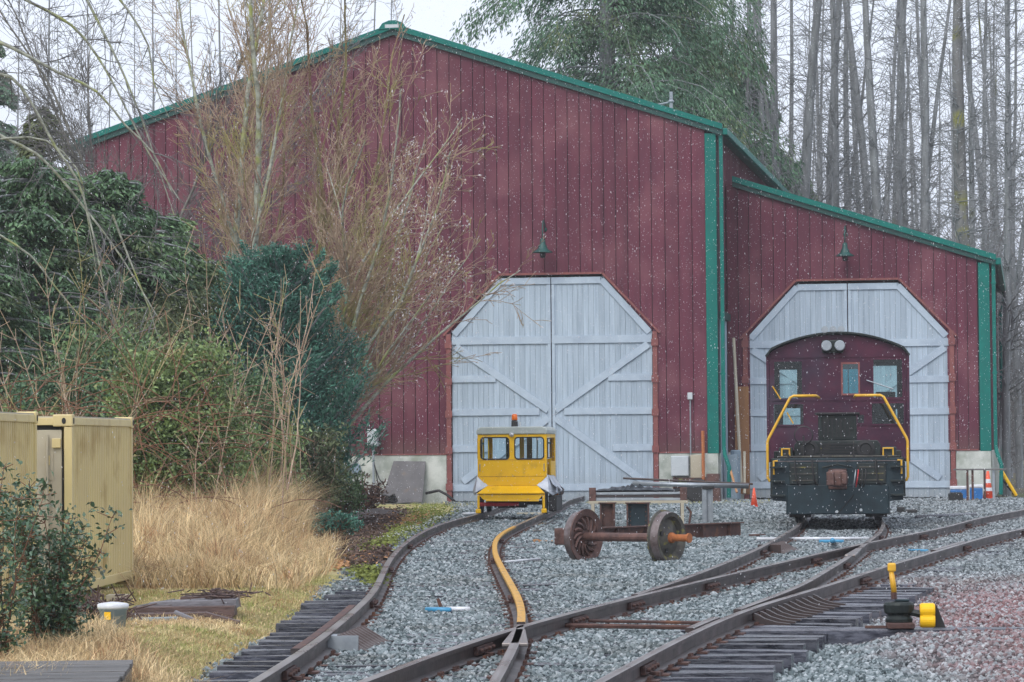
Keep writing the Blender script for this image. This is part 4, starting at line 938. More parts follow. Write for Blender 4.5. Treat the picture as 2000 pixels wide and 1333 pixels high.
# flared front apron
q = MB(); V = [(-.55, -.005, .60), (.55, -.005, .60), (.74, -.30, .44), (-.74, -.30, .44), (-.55, .03, .57), (.55, .03, .57), (.74, -.27, .41), (-.74, -.27, .41)]
q.add(V, [(0, 3, 2, 1), (4, 5, 6, 7), (0, 1, 5, 4), (1, 2, 6, 5), (2, 3, 7, 6), (3, 0, 4, 7)]); q.build('front_apron', M['yellow'], cart, bevel=.006)
MB().prism([(-.70, .405), (.70, .405), (.60, .30), (-.60, .30)], -.262, -.235).build('apron_skirt', M['yellow'], cart)
MB().tube([(-.55, -.25, .285), (.60, -.25, .275)], .022, 8).build('push_bar', M['yellow'], cart)
for s in (-1, 1):
    MB().box(s * .71 - .025, s * .71 + .025, -.29, -.25, .12, .40).build('rail_sweep', M['yellow'], cart, bevel=.006)
    MB().lathe([(.055, 0), (.055, .09), (.03, .10)], 10, T(s * .715, -.27, .01)).box(s * .715 - .055, s * .715 + .055, -.33, -.20, .015, .09).build('sweep_foot', M['yellow'], cart, bevel=.01)
# aluminium side wings
for s in (-1, 1):
    a = 1 if s > 0 else .55
    V = [(s * .52, -.01, .60), (s * (W2 + .02), .02, .84), (s * (W2 + .02 + .10 * a), .5, .80), (s * (W2 + .30 * a), .45, .50), (s * (W2 + .12 * a), .05, .40), (s * .80, -.05, .46)]
    V2 = [(x, y + .02, z - .03) for x, y, z in V]
    MB().add(V + V2, [(0, 5, 4, 3, 2, 1), (6, 7, 8, 9, 10, 11)] + [(i, (i + 1) % 6, 6 + (i + 1) % 6, 6 + i) for i in range(6)]).build('side_wing', M['silver'], cart, bevel=.01)
q = MB()
for k in range(7):
    t0 = .05 + k * .17; q.add([(W2 + .03, t0, .82), (W2 + .12, t0 + .05, .62 + .05 * (k % 2)), (W2 + .28, t0 + .09, .50), (W2 + .24, t0 + .14, .36), (W2 + .05, t0 + .2, .80), (W2 + .2, t0 + .22, .56)], [(0, 1, 4), (1, 5, 4), (1, 2, 5), (2, 3, 5), (0, 4, 5, 1)])
q.build('folded_cover', M['silver'], cart)
q = MB(); q.box(W2 + .02, W2 + .2, .1, 1.5, .04, .38); q.build('side_tray', M['black'], cart, bevel=.02)
# running gear
MB().tube([(-.70, -.1, .20), (.15, -.1, .20)], .045, 8).build('axle_guard', M['red'], cart)
MB().box(-.6, .6, .05, 2.0, .30, .58).box(-.4, .3, .0, .3, .12, .32).build('chassis', M['black'], cart, bevel=.02)
for y in (.12, 1.75):
    for s in (-1, 1):
        MB().lathe([(.04, -.05), (.20, -.05), (.235, -.04), (.215, .0), (.20, .05), (.04, .05)], 20, T(s * .70, y, .21) @ RY(-s * pi / 2)).build('wheel', M['black'], cart)
    MB().tube([(-.7, y, .21), (.7, y, .21)], .03, 8).build('axle', M['black'], cart)
MB().box(.86, .92, .9, 1.0, .1, .5).box(.80, .84, 1.3, 1.36, .02, .6).build('step_bracket', M['rust_orange'], cart)

# ================================================================== LOOSE WHEELSET
wc = G(1220, 1050, -.17 + .38 + .0)
wl = G(1140, 1099, GZ); wr_ = G(1300, 1096, GZ)
wd = np.array([.80, -.60]); cxy = (wl[:2] + wr_[:2]) / 2
ws = empty('railway_wheelset', (float(cxy[0]), float(cxy[1]) , GZ + .345), atan2(wd[1], wd[0]), 'rusty spare railway axle with two flanged wheels standing on the stones', 'wheelset')
sep = .735; Rw = .37
MB().tube([(-sep - .08, 0, 0), (-sep, 0, 0), (-sep + .02, 0, 0), (sep - .02, 0, 0), (sep, 0, 0)], [.085, .085, .062, .062, .085], 14).build('axle', M['wheel_rust'], ws, smooth=False)
for s in (-1, 1):
    mtx = T(s * sep, 0, 0) @ RY(pi / 2)   # lathe z -> +x (towards the viewer's right)
    # flange sits on the inner side of each wheel
    if s > 0: prof = [(.09, .05), (.13, .03), (.26, -.01), (.30, .06), (.355, .07), (.365, .0), (.37, -.05), (.395, -.065), (.395, -.085), (.30, -.09), (.26, -.04), (.12, -.03), (.09, -.05)]
    else: prof = [(.09, .05), (.13, .03), (.26, .01), (.30, .06), (.395, .085), (.395, .065), (.37, .05), (.365, 0), (.355, -.07), (.30, -.07), (.26, -.03), (.12, -.03), (.09, -.05)]
    w = MB().lathe(prof, 36, mtx).build('wheel', M['wheel_face'] if s > 0 else M['wheel_rust'], ws, smooth=False)
    MB().lathe([(.3705, -.045 * s), (.3662, .0), (.3565, .068 * s)], 36, mtx, cap=False).build('tread_band', M['tread'], w, smooth=True)
    if s < 0:
        for k in range(14):   # curved ribs of the plate
            a0 = 2 * pi * k / 14; pts_ = [(s * sep + .05, (.11 + .17 * t) * cos(a0 + t * .55), (.11 + .17 * t) * sin(a0 + t * .55)) for t in (0, .33, .66, 1)]
            MB().tube(pts_, [.02, .024, .024, .02], 5).build('plate_rib', M['wheel_rust'], w)
    else:
        for k in range(2):
            a0 = radians(250 - 90 * k); MB().lathe([(.035, 0), (.035, .012)], 10, T(sep + .02, .19 * cos(a0), .19 * sin(a0)) @ RY(pi / 2)).build('plate_hole', M['black'], w)
MB().tube([(sep + .05, 0, 0), (sep + .09, 0, 0), (sep + .10, 0, 0), (sep + .33, 0, 0), (sep + .34, 0, 0), (sep + .37, 0, 0)], [.075, .075, .05, .05, .068, .068], 14).build('journal', M['rust_orange'], ws)
MB().tube([(-sep - .09, 0, 0), (-sep - .18, 0, 0)], [.06, .06], 10).box(-sep - .42, -sep - .17, -.11, .11, -.12, .12).build('journal_box', M['wheel_rust'], ws, bevel=.02)

# ================================================================== STEEL BEAM, STAND, COLUMNS BEHIND THE WHEELSET
def oriented(px0, px1, py0, py1, z=GZ):
    a = G(px0, py0, z); b = G(px1, py1, z); return a, b, atan2(b[1] - a[1], b[0] - a[0]), float(np.linalg.norm(b - a))
a, b, an, Lb = oriented(1172, 1446, 1062, 1050)
ib = MB(); h = .27
ib.box(0, Lb, -.09, .09, 0, .02).box(0, Lb, -.09, .09, h - .02, h).box(0, Lb, -.01, .01, .02, h - .02)
for i in range(5): ib.box(Lb * (i + .5) / 5 - .006, Lb * (i + .5) / 5 + .006, -.085, -.01, .02, h - .02)
tag(ib.build('steel_beam', M['rust'], matrix=T(*a) @ RZ(an)), 'long brown rusty I-beam lying on the stones behind the spare wheelset', 'beam')

def col(px0, px1, ytop, ybot, depth, m1, m2, label):
    a = DP(px0, ybot, depth); b = DP(px1, ybot, depth); w = float(b[0] - a[0]); h = float(DP(px0, ytop, depth)[2] - GZ)
    r = empty('steel_column', (float(a[0] + w / 2), depth, GZ), radians(-4), label, 'column', 'rusty columns behind the wheelset')
    MB().box(-w / 2, w / 2, -.02, .02, 0, h).build('web', m1, r)
    for s in (-1, 1): MB().box(s * w / 2 - .015, s * w / 2 + .015, -.13, .13, 0, h).build('flange', m2, r)
    for k in range(6):
        for s in (-1, 1): MB().lathe([(.016, 0), (.012, .014)], 6, T(s * (w / 2 - .05), -.021, .08 + k * (h - .15) / 5) @ RX(pi / 2)).build('rivet', m2, r)
    MB().box(-w / 2 - .04, w / 2 + .04, -.15, .15, h + .001, h + .02).build('top_plate', M['rust'], r)
col(1174, 1200, 984, 1049, 58.5, M['rust'], M['rust'], 'plain brown rusted steel column under the black bundle, nearer the left wheel')
col(1226, 1267, 984, 1049, 58.5, M['loco_blue'], M['rust'], 'blue grey and rust coloured wide steel column under the black bundle')
# stand carrying the bundle
D0 = 60.0
def at3(px, py): return DP(px, py, D0)
sA, sB = at3(1155, 980), at3(1338, 980); wS = float(sB[0] - sA[0]); hS = float(at3(1240, 980)[2] - GZ)
st = empty('trestle', (float(sA[0]), D0, GZ), radians(-2), 'low pale metal trestle frame holding the wrapped black bundle', 'trestle')
MB().box(-.05, wS + .05, -.30, -.24, hS - .03, hS + .02).build('rail', M['cont_grey'], st, bevel=.005)
MB().box(-.05, wS + .05, .24, .30, hS - .03, hS + .02).build('rail', M['rust'], st, bevel=.005)
for x in (.03, wS - .06):
    for y in (-.27, .27): MB().box(x - .03, x + .03, y - .03, y + .03, 0, hS - .032).build('leg', M['cont_grey'] if y < 0 else M['rust'], st, bevel=.005)
MB().tube([(wS + .02, -.27, hS - .1), (wS + .10, -.28, hS - .2), (wS + .04, -.28, hS - .6), (wS + .07, -.3, .02)], .022, 6).build('hanging_pipe', M['rust'], st)
bd = empty('beam_bundle', (float(sA[0]), D0, GZ + hS + .022), radians(-2), 'bundle of steel channels covered with wet crumpled black tarpaulin on a low trestle', 'bundle')
for k, (z, y0_, m_) in enumerate(((0, -.26, 'steel'), (.06, -.24, 'rail'), (.115, -.25, 'steel'))):
    MB().box(-.02, wS, y0_, y0_ + .5, z, z + .045).build('channel', M[m_], bd, bevel=.006)
MB().box(.10, wS - .12, -.245, .24, .162, .19).build('dark_tray', M['black'], bd)
for x in (-.04, wS - .1): MB().box(x, x + .13, -.29, -.262, 0, .25).build('end_bracket', M['wheel_rust'], bd, bevel=.005)
q = MB(); nxx, nyy = 40, 6; V = []
for i in range(nxx + 1):
    for j in range(nyy + 1):
        x = .08 + (wS - .25) * i / nxx; y = -.27 + .5 * j / nyy; e_ = sin(pi * i / nxx) ** .3 * sin(pi * (j + .4) / (nyy + .8))
        V.append((x, y, (.185 + e_ * (.06 + .07 * mn.noise(Vector((x * 6, y * 9, 1))) + (.05 if (i * 5 // nxx) in (1, 2) else 0) * abs(mn.noise(Vector((x * 14, y * 14, 7)))) * 2))))
F = [(i * (nyy + 1) + j, (i + 1) * (nyy + 1) + j, (i + 1) * (nyy + 1) + j + 1, i * (nyy + 1) + j + 1) for i in range(nxx) for j in range(nyy)]
q.add(V, F); o = q.build('tarpaulin', M['tarp'], bd)
so2 = o.modifiers.new('s', 'SOLIDIFY'); so2.thickness = .01
# long pipe rack on a galvanised post
pr_ = G(1382, 1022, GZ); d1 = float(pr_[1]); pk = float(DP(1382, 956, d1)[2] - GZ)
rk = empty('pipe_rack', (float(pr_[0]), d1, GZ), radians(-3), 'long silver pipe resting on a single grey galvanised post', 'pipe rack')
MB().box(-.11, -.01, -.08, .08, 0, pk).box(-.01, .11, -.02, .02, 0, pk).box(.085, .115, -.08, .08, 0, pk).build('post', M['steel'], rk, bevel=.006)
MB().box(-.10, .14, -.10, .10, pk + .001, pk + .06).build('saddle', M['black'], rk)
MB().tube([(-1.55, 0, pk + .13), (.86, 0, pk + .055)], .05, 10).build('pipe', M['steel'], rk, smooth=True)
MB().tube([(-1.75, .12, pk + .24), (.95, .12, pk + .10)], .022, 8).build('thin_pipe', M['rail'], rk)

# ================================================================== THINGS IN THE CORNER BETWEEN THE SHEDS (shed coordinates)
def facebox(name, mb, m, u, w, label, cat, group=None, rot=None, bevel=.006):
    mt = FACE @ T(u, w, 0) @ (rot or Matrix.Identity(4)); return tag(mb.build(name, m, matrix=mt, bevel=bevel), label, cat, group)
facebox('plywood_sheet', MB().box(0, .42, -.02, .0, .15, 3.3), M['plywood'], 5.02, AW - .14, 'orange brown plywood strip standing against the annex wall', 'board')
tag(MB().tube([(4.98, .9, .55), (4.88, 1.7, 4.6), (4.86, 1.8, 4.75)], .045, 8).build('pale_pole', M['cont_grey'], matrix=FACE, smooth=True) if 0 else MB().tube([(5.28, 1.6, .35), (5.02, 2.45, 4.72)], .045, 8).build('long_pole', M['cont_grey'], matrix=FACE), 'long pale pole leaning high in the corner beside the annex doors', 'pole')
facebox('blue_pipe', MB().lathe([(.135, .0), (.135, 1.18), (.15, 1.2), (.15, 1.42), (.12, 1.45)], 14), M['bucket'], 5.12, 1.6, 'upright thick grey blue pipe with a dark band beside the annex doors', 'pipe', bevel=0)
tag(MB().tube([(5.43, .9, .2), (5.40, 1.3, 1.4)], .04, 8).build('timber_stake', M['cont_grey'], matrix=FACE), 'short tan stake leaning next to the orange cone near the locomotive', 'stake')
facebox('metal_locker', MB().box(0, .34, 0, .3, 0, 1.32).box(.02, .32, -.02, -.001, .06, 1.28), M['bucket'], 4.92 + .0, .55, 'grey blue metal cabinet standing at the foot of the pale side door', 'cabinet')
tag(MB().tube([(4.40, -.55, .1), (4.36, -.22, 2.0)], .05, 6).build('rusty_rod', M['rust_orange'], matrix=FACE), 'tall orange rusted bar leaning against the green corner trim', 'bar')
tag(MB().prism([(4.55, .0), (5.0, .0), (4.97, .8), (4.62, .8)], -1.9, -1.5).build('rusted_plate', M['wheel_rust'], matrix=FACE, bevel=.02), 'dark brown rusted hopper block behind the silver pipe', 'block')
tag(MB().lathe([(.30, -.1), (.34, -.09), (.34, .09), (.30, .1), (.12, .1)], 18, T(4.40, -2.2, .34) @ RX(pi / 2)).build('scrap_tyre', M['rubber'], matrix=FACE), 'black tyre leaning upright near the corner of the big shed', 'tyre')
tag(MB().tube([(4.95, .2, 1.4), (5.35, -.6, .25)], .035, 6).build('tool_handle', M['wood'], matrix=FACE), 'orange wooden handle leaning against the grey cabinet', 'tool')
# electrical boxes at right of the big doors
eb = empty('meter_box', matrix=FACE @ T(3.45, -.10, 0), label='wide pale grey electrical box on the concrete base right of the big doors', cat='electrical box')
MB().box(0, .50, -.22, .0, .72, 1.30).build('cabinet', M['box'], eb, bevel=.012); MB().box(.02, .48, -.238, -.2205, .74, 1.28).build('door', M['box'], eb, bevel=.006)
e2 = empty('conduit_box', matrix=FACE @ T(4.0, -.09, 0), label='narrow grey box with a tall thin conduit rising up the red wall', cat='electrical box')
MB().box(0, .32, -.16, 0, .60, 1.32).build('cabinet', M['cont_grey'], e2, bevel=.01); MB().tube([(.0, -.05, .9), (.0, -.05, 2.9)], .02, 6).build('conduit', M['steel'], e2); MB().box(-.07, .07, -.12, -.001, 2.9, 3.1).build('junction_box', M['box'], e2, bevel=.01)
cr = empty('crate_of_cans', matrix=FACE @ T(3.55, -.75, 0), label='dark crate of mossy yellow green cans on a shelf below the electrical box', cat='crate')
MB().box(0, .95, 0, .4, .12, .20).box(0, .95, .36, .4, .2, .68).build('rack', M['rust'], cr)
q = MB()
for k in range(7): MB().lathe([(.055, 0), (.06, .18), (.05, .22)], 8, T(.08 + k * .13, .1, .40 + .03 * (k % 2))).build('can', M['moss'] if k % 3 else M['rust'], cr)
MB().box(0, .95, -.02, .34, .34, .38).build('shelf', M['black'], cr)
for x in (0.02, .93): MB().box(x - .02, x + .02, 0, .36, 0, .70).build('leg', M['rust'], cr)
# post mounted box left of the big doors
pb = empty('post_box', matrix=FACE @ T(-5.18, -.35, 0), label='pale grey electrical box on a thin post left of the big doors', cat='electrical box')
MB().tube([(0, 0, 0), (0, 0, 1.64)], .035, 8).build('post', M['steel'], pb); MB().box(-.16, .14, -.10, .10, 1.64, 2.14).build('cabinet', M['box'], pb, bevel=.015); MB().box(-.14, .12, -.116, -.1005, 1.67, 2.11).build('door', M['box'], pb, bevel=.006)
MB().tube([(.02, 0, 1.1), (.18, -.05, .7), (.34, -.1, .5)], .016, 6).tube([(.02, 0, 1.2), (.1, .1, .6), (.2, .0, .1)], .016, 6).build('cable', M['rubber'], pb)
MB().box(-.22, .2, -.02, .02, 1.70, 1.73).box(-.22, .2, -.02, .02, 2.04, 2.07).build('bracket', M['steel'], pb)
shp = [(-4.95, -.02), (-3.72, .02), (-3.68, 1.24), (-4.62, 1.26)]
tag(MB().prism([(x, z) for x, z in shp], -.03, .0).build('grey_board', M['sheet'], matrix=FACE @ T(0, -.52, 0) @ RX(radians(-17)), bevel=.004), 'large weathered grey board leaning on the concrete base left of the big doors', 'board')
tag(MB().lathe([(.13, -.03), (.16, 0), (.13, .03)], 16, T(-5.75, -.14, 1.0) @ RX(pi / 2)).build('wall_disc', M['bucket'], matrix=FACE), 'round grey lid hanging on the concrete base beside the post box', 'lid')
tg = MB(); 
for k in range(3): tg.tube([(-4.7 + .35 * cos(t) * (1 - .1 * k) , -1.1 + .25 * sin(t), .08 + .06 * k + .05 * sin(3 * t)) for t in np.linspace(0, 6.0, 14)], .035, 6)
tag(tg.build('hose_coil', M['rubber'], matrix=FACE, smooth=True), 'coiled black hose lying at the foot of the leaning grey board', 'hose')
tag(MB().tube([(-3.6, -.6, .28), (-3.2, -.7, .36), (-2.95, -.8, .24), (-2.7, -.9, .05)], .04, 8).build('bent_hose', M['rubber'], matrix=FACE, smooth=True), 'bent black pipe sloping from the grey board to the big door jamb', 'hose')
bt = G(676, 998, GZ + .1)
tag(MB().prism([(-.28, -.03), (.30, -.04), (.26, .06), (.02, .10), (-.24, .05)], -.12, .12).build('blue_tub', M['blue_plastic'], matrix=T(*bt), bevel=.02), 'bright blue plastic scrap lying on the dark bank near the shed', 'scrap')
# traffic cones
def cone(px, py, h, label, white):
    p = G(px, py, GZ); r = empty('traffic_cone', tuple(map(float, p)), radians(12), label, 'traffic cone')
    MB().box(-h * .28, h * .28, -h * .28, h * .28, 0, .035).build('base', M['cone'] if white else M['cone'], r, bevel=.012)
    MB().lathe([(h * .19, .036), (h * .045, h), (h * .03, h + .005)], 18).build('cone_body', M['cone'], r, smooth=True)
    if white: 
        for f0, f1 in ((.58, .72), (.30, .42)):
            MB().lathe([(h * .19 - (h * .145) * f0 + .004, h * f0), (h * .19 - (h * .145) * f1 + .004, h * f1)], 18, cap=False).build('reflective_collar', M['cone_white'], r, smooth=True)
cone(1473, 992, .50, 'plain faded orange traffic cone left of the locomotive', False)
cone(1930, 976, .80, 'tall orange traffic cone with white collars beside the blue cooler', True)
# coolers
def cooler(px0, px1, pyb, h, label):
    a = G(px0, pyb, GZ); b = G(px1, pyb, GZ); w = float(b[0] - a[0]); r = empty('cooler', tuple(map(float, a)), radians(-9), label, 'cooler')
    MB().box(0, w, 0, .4, 0, h).build('body', M['blue_plastic'], r, bevel=.03); MB().box(-.01, w + .01, -.01, .41, h + .001, h + .09).build('lid', M['pvc'], r, bevel=.02)
cooler(1856, 1893, 977, .30, 'smaller blue cooler with a white lid below the concrete base'); cooler(1894, 1921, 977, .34, 'blue cooler with a white lid right beside the tall cone')
p = G(1855, 980, GZ); tag(MB().box(0, .36, -.05, .3, 0, .22).box(.03, .33, -.02, .27, .22, .25).build('black_crate', M['rubber'], matrix=T(*p), bevel=.015), 'small black box on the ground in front of the blue coolers', 'box')
# saw-horse table
a = G(1868, 980, GZ); dd = float(a[1]); wt = float(DP(1966, 915, dd)[0] - a[0]); ht = float(DP(1900, 916, dd)[2] - GZ)
tb = empty('work_table', tuple(map(float, a)), radians(-5), 'tall narrow grey trestle table standing outside the annex corner', 'table')
MB().box(-.05, wt, -.2, .35, ht - .04, ht).build('tabletop', M['tie_old'], tb, bevel=.005)
for x in (.30, .44, wt - .62, wt - .38): MB().box(x - .03, x + .03, -.15, -.09, 0, ht - .041).build('leg', M['rust'] if x < 1 else M['steel'], tb)
# yellow ladder leaning
l0 = G(1985, 972, GZ); ld = empty('step_ladder', tuple(map(float, l0)), 0, 'yellow step ladder tipped over at the right edge beside the table', 'ladder')
for y in (0, .3): MB().tube([(0, y, .05), (-.42, y, .78)], .05, 6).build('rail', M['yellow'], ld)
for k in range(4): t = .15 + .2 * k; MB().box(-.42 * t - .05, -.42 * t + .05, .02, .28, .05 + .73 * t - .02, .05 + .73 * t + .02).build('rung', M['yellow'], ld)
MB().tube([(0.02, .1, .02), (-.45, .15, .62)], .04, 6).build('brace', M['black'], ld)
# dark low shed far right
ds = G(1946, 960, GZ); dsh = empty('dark_lean_to', (float(ds[0]) + .5, 99, GZ), radians(-9), 'low dark open lean-to at the right edge past the annex', 'lean-to')
MB().box(0, 7, -.4, 4, 1.72, 1.86).build('roof', M['tie_old'], dsh); MB().box(0.1, 6.8, 3.0, 3.2, 0, 1.7).build('back_wall', M['black'], dsh)
for x in (.1, 2.2, 4.4): MB().box(x, x + .14, -.2, -.06, 0, 1.7).build('post', M['tie_old'], dsh)
for k in range(6): MB().box(.2 + k * 1.05, 1.2 + k * 1.05, -.1, -.05, .25, .28).box(.2 + k * 1.05, 1.2 + k * 1.05, -.1, -.05, .9, .95).build('side_board', M['tie_old'], dsh)

# ================================================================== SWITCH STAND
ss = empty('switch_stand', (float(sb[0]) + .0, float(sb[1]) - .02, GZ + .045), radians(-3), 'squat grey switch stand with an upright yellow handle and a yellow weight', 'switch stand')
k_ = FPX / float(sb[1])
def sx(px): return (px - 1790) / k_
MB().box(sx(1732), sx(1784), -.16, .16, 0, .05).build('base_plate', M['rust'], ss, bevel=.01)
MB().lathe([(.11, 0), (.115, .03), (.095, .05), (.095, .065), (.122, .085), (.128, .15), (.115, .175), (.04, .18)], 20, T(sx(1756), 0, .05) @ Matrix.Diagonal((1.05, .9, 1, 1))).build('housing', M['loco_dark'], ss, bevel=.004)
MB().box(sx(1748), sx(1776), -.04, .04, .2305, .25).build('latch', M['loco_blue'], ss, bevel=.006)
MB().tube([(sx(1747), 0, .25), (sx(1746), 0, .31)], .026, 8).build('handle_stem', M['rust'], ss)
hd = MB().tube([(sx(1747), 0, .305), (sx(1745), 0, .39), (sx(1742), 0, .49)], [.024, .026, .022], 8).build('handle', M['yellow_hand'], ss, smooth=True)
MB().box(sx(1742) - .032, sx(1742) + .040, -.03, .03, .488, .565).build('handle_grip', M['yellow_hand'], ss, bevel=.014)
MB().tube([(sx(1775), -.02, .14), (sx(1797), -.04, .12)], .03, 8).build('weight_arm', M['loco_dark'], ss)
MB().tube([(sx(1797), -.05, .12), (sx(1801), -.05, .12), (sx(1820), -.05, .12), (sx(1824), -.05, .12)], [.045, .07, .07, .045], 4).lathe([(.052, -.065), (.062, -.05), (.062, .05), (.052, .065)], 18, T(sx(1810), -.05, .155) @ RY(pi / 2)).lathe([(.052, -.065), (.062, -.05), (.062, .05), (.052, .065)], 18, T(sx(1810), -.05, .065) @ RY(pi / 2)).build('weight', M['yellow'], ss, smooth=False)
MB().prism([(sx(1822), 0), (sx(1846), 0), (sx(1832), .16), (sx(1828), .20), (sx(1822), .16)], -.02, .02).build('target_bracket', M['black'], ss)
MB().box(sx(1690), sx(1735), -.03, .03, .0, .02).build('connecting_rod', M['rust'], ss)

# ================================================================== MARKERS AND SCRAP ON THE STONES
def stick(name, a, b, z, r, m, label, cat, group=None):
    return tag(MB().tube([G(*a, z), G(*b, z)], r, 8).build(name, m, smooth=True), label, cat, group)
stick('white_pipe', (986, 1098), (1056, 1092), -.13, .018, M['pvc'], 'short white pipe lying right of the yellow rail', 'pipe')
wp = empty('capped_pipe', label='blue and white pipe with a dark stub between the rails of the left track', cat='pipe')
MB().tube([G(832, 1191, -.13), G(880, 1192, -.13)], .026, 8).build('blue_sleeve', M['light_blue'], wp, smooth=True)
MB().tube([G(878, 1190, -.125), G(918, 1190, -.125)], .024, 8).build('white_end', M['pvc'], wp, smooth=True)
MB().prism([(0, 0), (.04, 0), (.0, .10), (-.03, .09)], 0, .02, 'y', T(*G(858, 1188, -.15))).build('stub', M['rust'], wp)
wq = empty('long_white_pipe', label='long white pipe with light blue valves crossing the branch track before the locomotive', cat='pipe')
MB().tube([G(1478, 1053, -.12), G(1698, 1052, -.12)], .026, 8).build('white_tube', M['pvc'], wq, smooth=True)
MB().tube([G(1600, 1058, -.12), G(1648, 1058, -.12)], .03, 8).tube([G(1626, 1056, -.12), G(1626, 1056, .0)], .04, 8).build('valve', M['light_blue'], wq, smooth=True)
stick('white_strip', (904, 1004), (935, 1003), -.10, .03, M['pvc'], 'white strip on the ground left of the yellow rail cart', 'strip')
stick('pale_board', (1010, 1004), (1065, 1004), -.13, .03, M['cont_grey'], 'pale board lying under the yellow rail cart', 'board')
stick('blue_pipe_piece', (1775, 1075), (1812, 1076), -.13, .02, M['light_blue'], 'thin light blue pipe lying between the main track rails', 'pipe')
stick('white_stake_flat', (670, 1101), (730, 1100), -.15, .018, M['pvc'], 'thin white rod lying beside the left rail near the dead leaves', 'rod')
stick('dark_bar', (1790, 1011), (1905, 1006), -.13, .05, M['tie'], 'dark timber bar lying right of the locomotive', 'bar')
stick('dark_rod', (1464, 1047), (1494, 1046), -.13, .03, M['rust'], 'short rusty rod beside the end of the rusty beam', 'rod')
p = G(1060, 1060, -.16); tag(MB().prism([(-.16, 0), (.15, 0), (.17, .035), (.02, .03), (-.10, .06), (-.17, .05)], -.03, .03).build('wood_chunk', M['wood'], matrix=T(*p) @ RZ(.2)), 'splintered orange wood piece on the stones left of the wheelset', 'wood')
p = G(1480, 1245, -.16)
hp = [G(1120, 1005, -.15), G(1080, 1018, -.15), G(1050, 1036, -.15), G(1032, 1052, -.16)]
tag(MB().tube([tuple(v) for v in hp], .03, 6).build('black_hose', M['rubber'], smooth=True), 'black hose curving over the stones between yellow rail and wheelset', 'hose')
p = G(1770, 1004, GZ); tag(MB().box(0, .26, 0, .2, 0, .10).box(-.2, -.02, .05, .2, 0, .16).build('rubber_block', M['rubber'], matrix=T(*p), bevel=.03), 'black and tan blocks on the ground right of the locomotive', 'block')
p = G(469, 1130, GZ); tag(MB().box(-.035, .035, -.02, .02, 0, .33).prism([(-.035, .33), (.035, .33), (0, .37)], -.02, .02).build('white_stake', M['pvc'], matrix=T(*p)), 'short white stake standing in the tall dry grass', 'stake')
# roof vent
tag(MB().tube([(3.3, 2, 11.35), (3.3, 2, 11.95)], .05, 8).lathe([(.07, 0), (.10, .04), (.03, .12)], 10, T(3.3, 2, 11.62)).tube([(3.3, 2, 11.65), (2.5, 2, 11.5)], .03, 6).build('roof_vent', M['steel'], matrix=FACE), 'small metal vent pipe on the right slope of the big shed roof', 'vent')

# ================================================================== CONTAINERS
def container(near_px, near_d, far_px, far_d, top_py, width, label, endpanel):
    A_ = DP(near_px, 900, near_d); B_ = DP(far_px, 900, far_d)
    zt = float(DP(near_px, top_py, near_d)[2]); L = sqrt((A_[0] - B_[0]) ** 2 + (A_[1] - B_[1]) ** 2); an = atan2(B_[1] - A_[1], B_[0] - A_[0])
    r = empty('shipping_container', (float(A_[0]), float(A_[1]), -.10), an, label, 'container', 'pale yellow containers at the left')
    H = zt + .10     # x runs along the long side (away), y to the left
    q = MB(); n = int((L - .16) / .11)
    V = []; 
    for i in range(n * 4 + 1):
        x = .08 + (L - .16) * i / (n * 4); y = (.0, .0, .045, .045)[i % 4] + .012; V += [(x, y, .16), (x, y, H - .10)]
    q.add(V, [(2 * i, 2 * i + 2, 2 * i + 3, 2 * i + 1) for i in range(n * 4)]); q.box(.08, L - .08, .07, .10, .16, H - .1)
    q.build('corrugated_side', M['cont'], r)
    MB().box(0.08, L - .08, 0, .07, H - .10, H - .02).build('top_rail', M['cont'], r, bevel=.006)
    MB().box(0.08, L - .08, 0, .07, .06, .16).build('bottom_rail', M['cont'], r, bevel=.006)
    MB().box(0.02, L - .02, .01, width, H - .02, H - .005).build('roof', M['cont_grey'], r)
    for x in (0, L - .08): MB().box(x, x + .08, -.004, .08, .12, H - .12).build('corner_post', M['cont'], r, bevel=.006)
    for x in (-.01, L - .10):
        for z in (.0, H - .115):
            c_ = MB().box(x, x + .13, -.012, .20, z, z + .128).build('corner_casting', M['cont'], r, bevel=.012)
            MB().lathe([(.022, 0), (.022, .006)], 12, T(x + .06, -.0125, z + .06) @ RX(pi / 2) @ Matrix.Diagonal((1, 1.5, 1, 1))).lathe([(.022, 0), (.022, .006)], 12, T(x - .001, .08, z + .06) @ RY(-pi / 2) @ Matrix.Diagonal((1.5, 1, 1, 1))).build('lifting_hole', M['black'], c_)
    if endpanel:
        MB().box(.03, .06, .112, width, .16, H - .15).build('end_door', M['cont_grey'], r, bevel=.006)
        MB().box(.0, .07, .19, width, H - .10, H - .02).build('door_header', M['cont'], r, bevel=.006)
        MB().box(.065, .085, .12, width, H - .15, H - .10).build('header_gap', M['black'], r)
        MB().box(-.012, .02, .115, .21, H - .34, H - .24).build('door_lug', M['cont'], r, bevel=.006)
        MB().tube([(.0, .26, .2), (.0, .26, H - .2)], .014, 6).build('locking_bar', M['cont_grey'], r)
        for k in range(2): MB().box(.0095, .0295, .235, .275, H - .52 - k * .3, H - .42 - k * .3).build('bar_bracket', M['cont'], r)
        MB().box(.0215, .0295, .20, .27, H - .68, H - .40).build('data_plate', M['cont_grey'], r)
        MB().box(.04, .06, .095, .112, .9, H - .36).build('hinge_gap', M['black'], r)
        MB().box(-.01, .0, .09, .11, .9, H - .46).build('rust_streak', M['rust'], r) if 0 else None
    else:
        MB().box(.02, .05, .08, width, .1, H - .05).build('end_wall', M['cont'], r)
    MB().box(L - .05, L - .02, .08, width, .1, H - .05).build('end_wall', M['cont'], r)
    MB().box(.02, L - .02, width - .03, width, .1, H - .05).build('far_side', M['cont'], r)
    return r
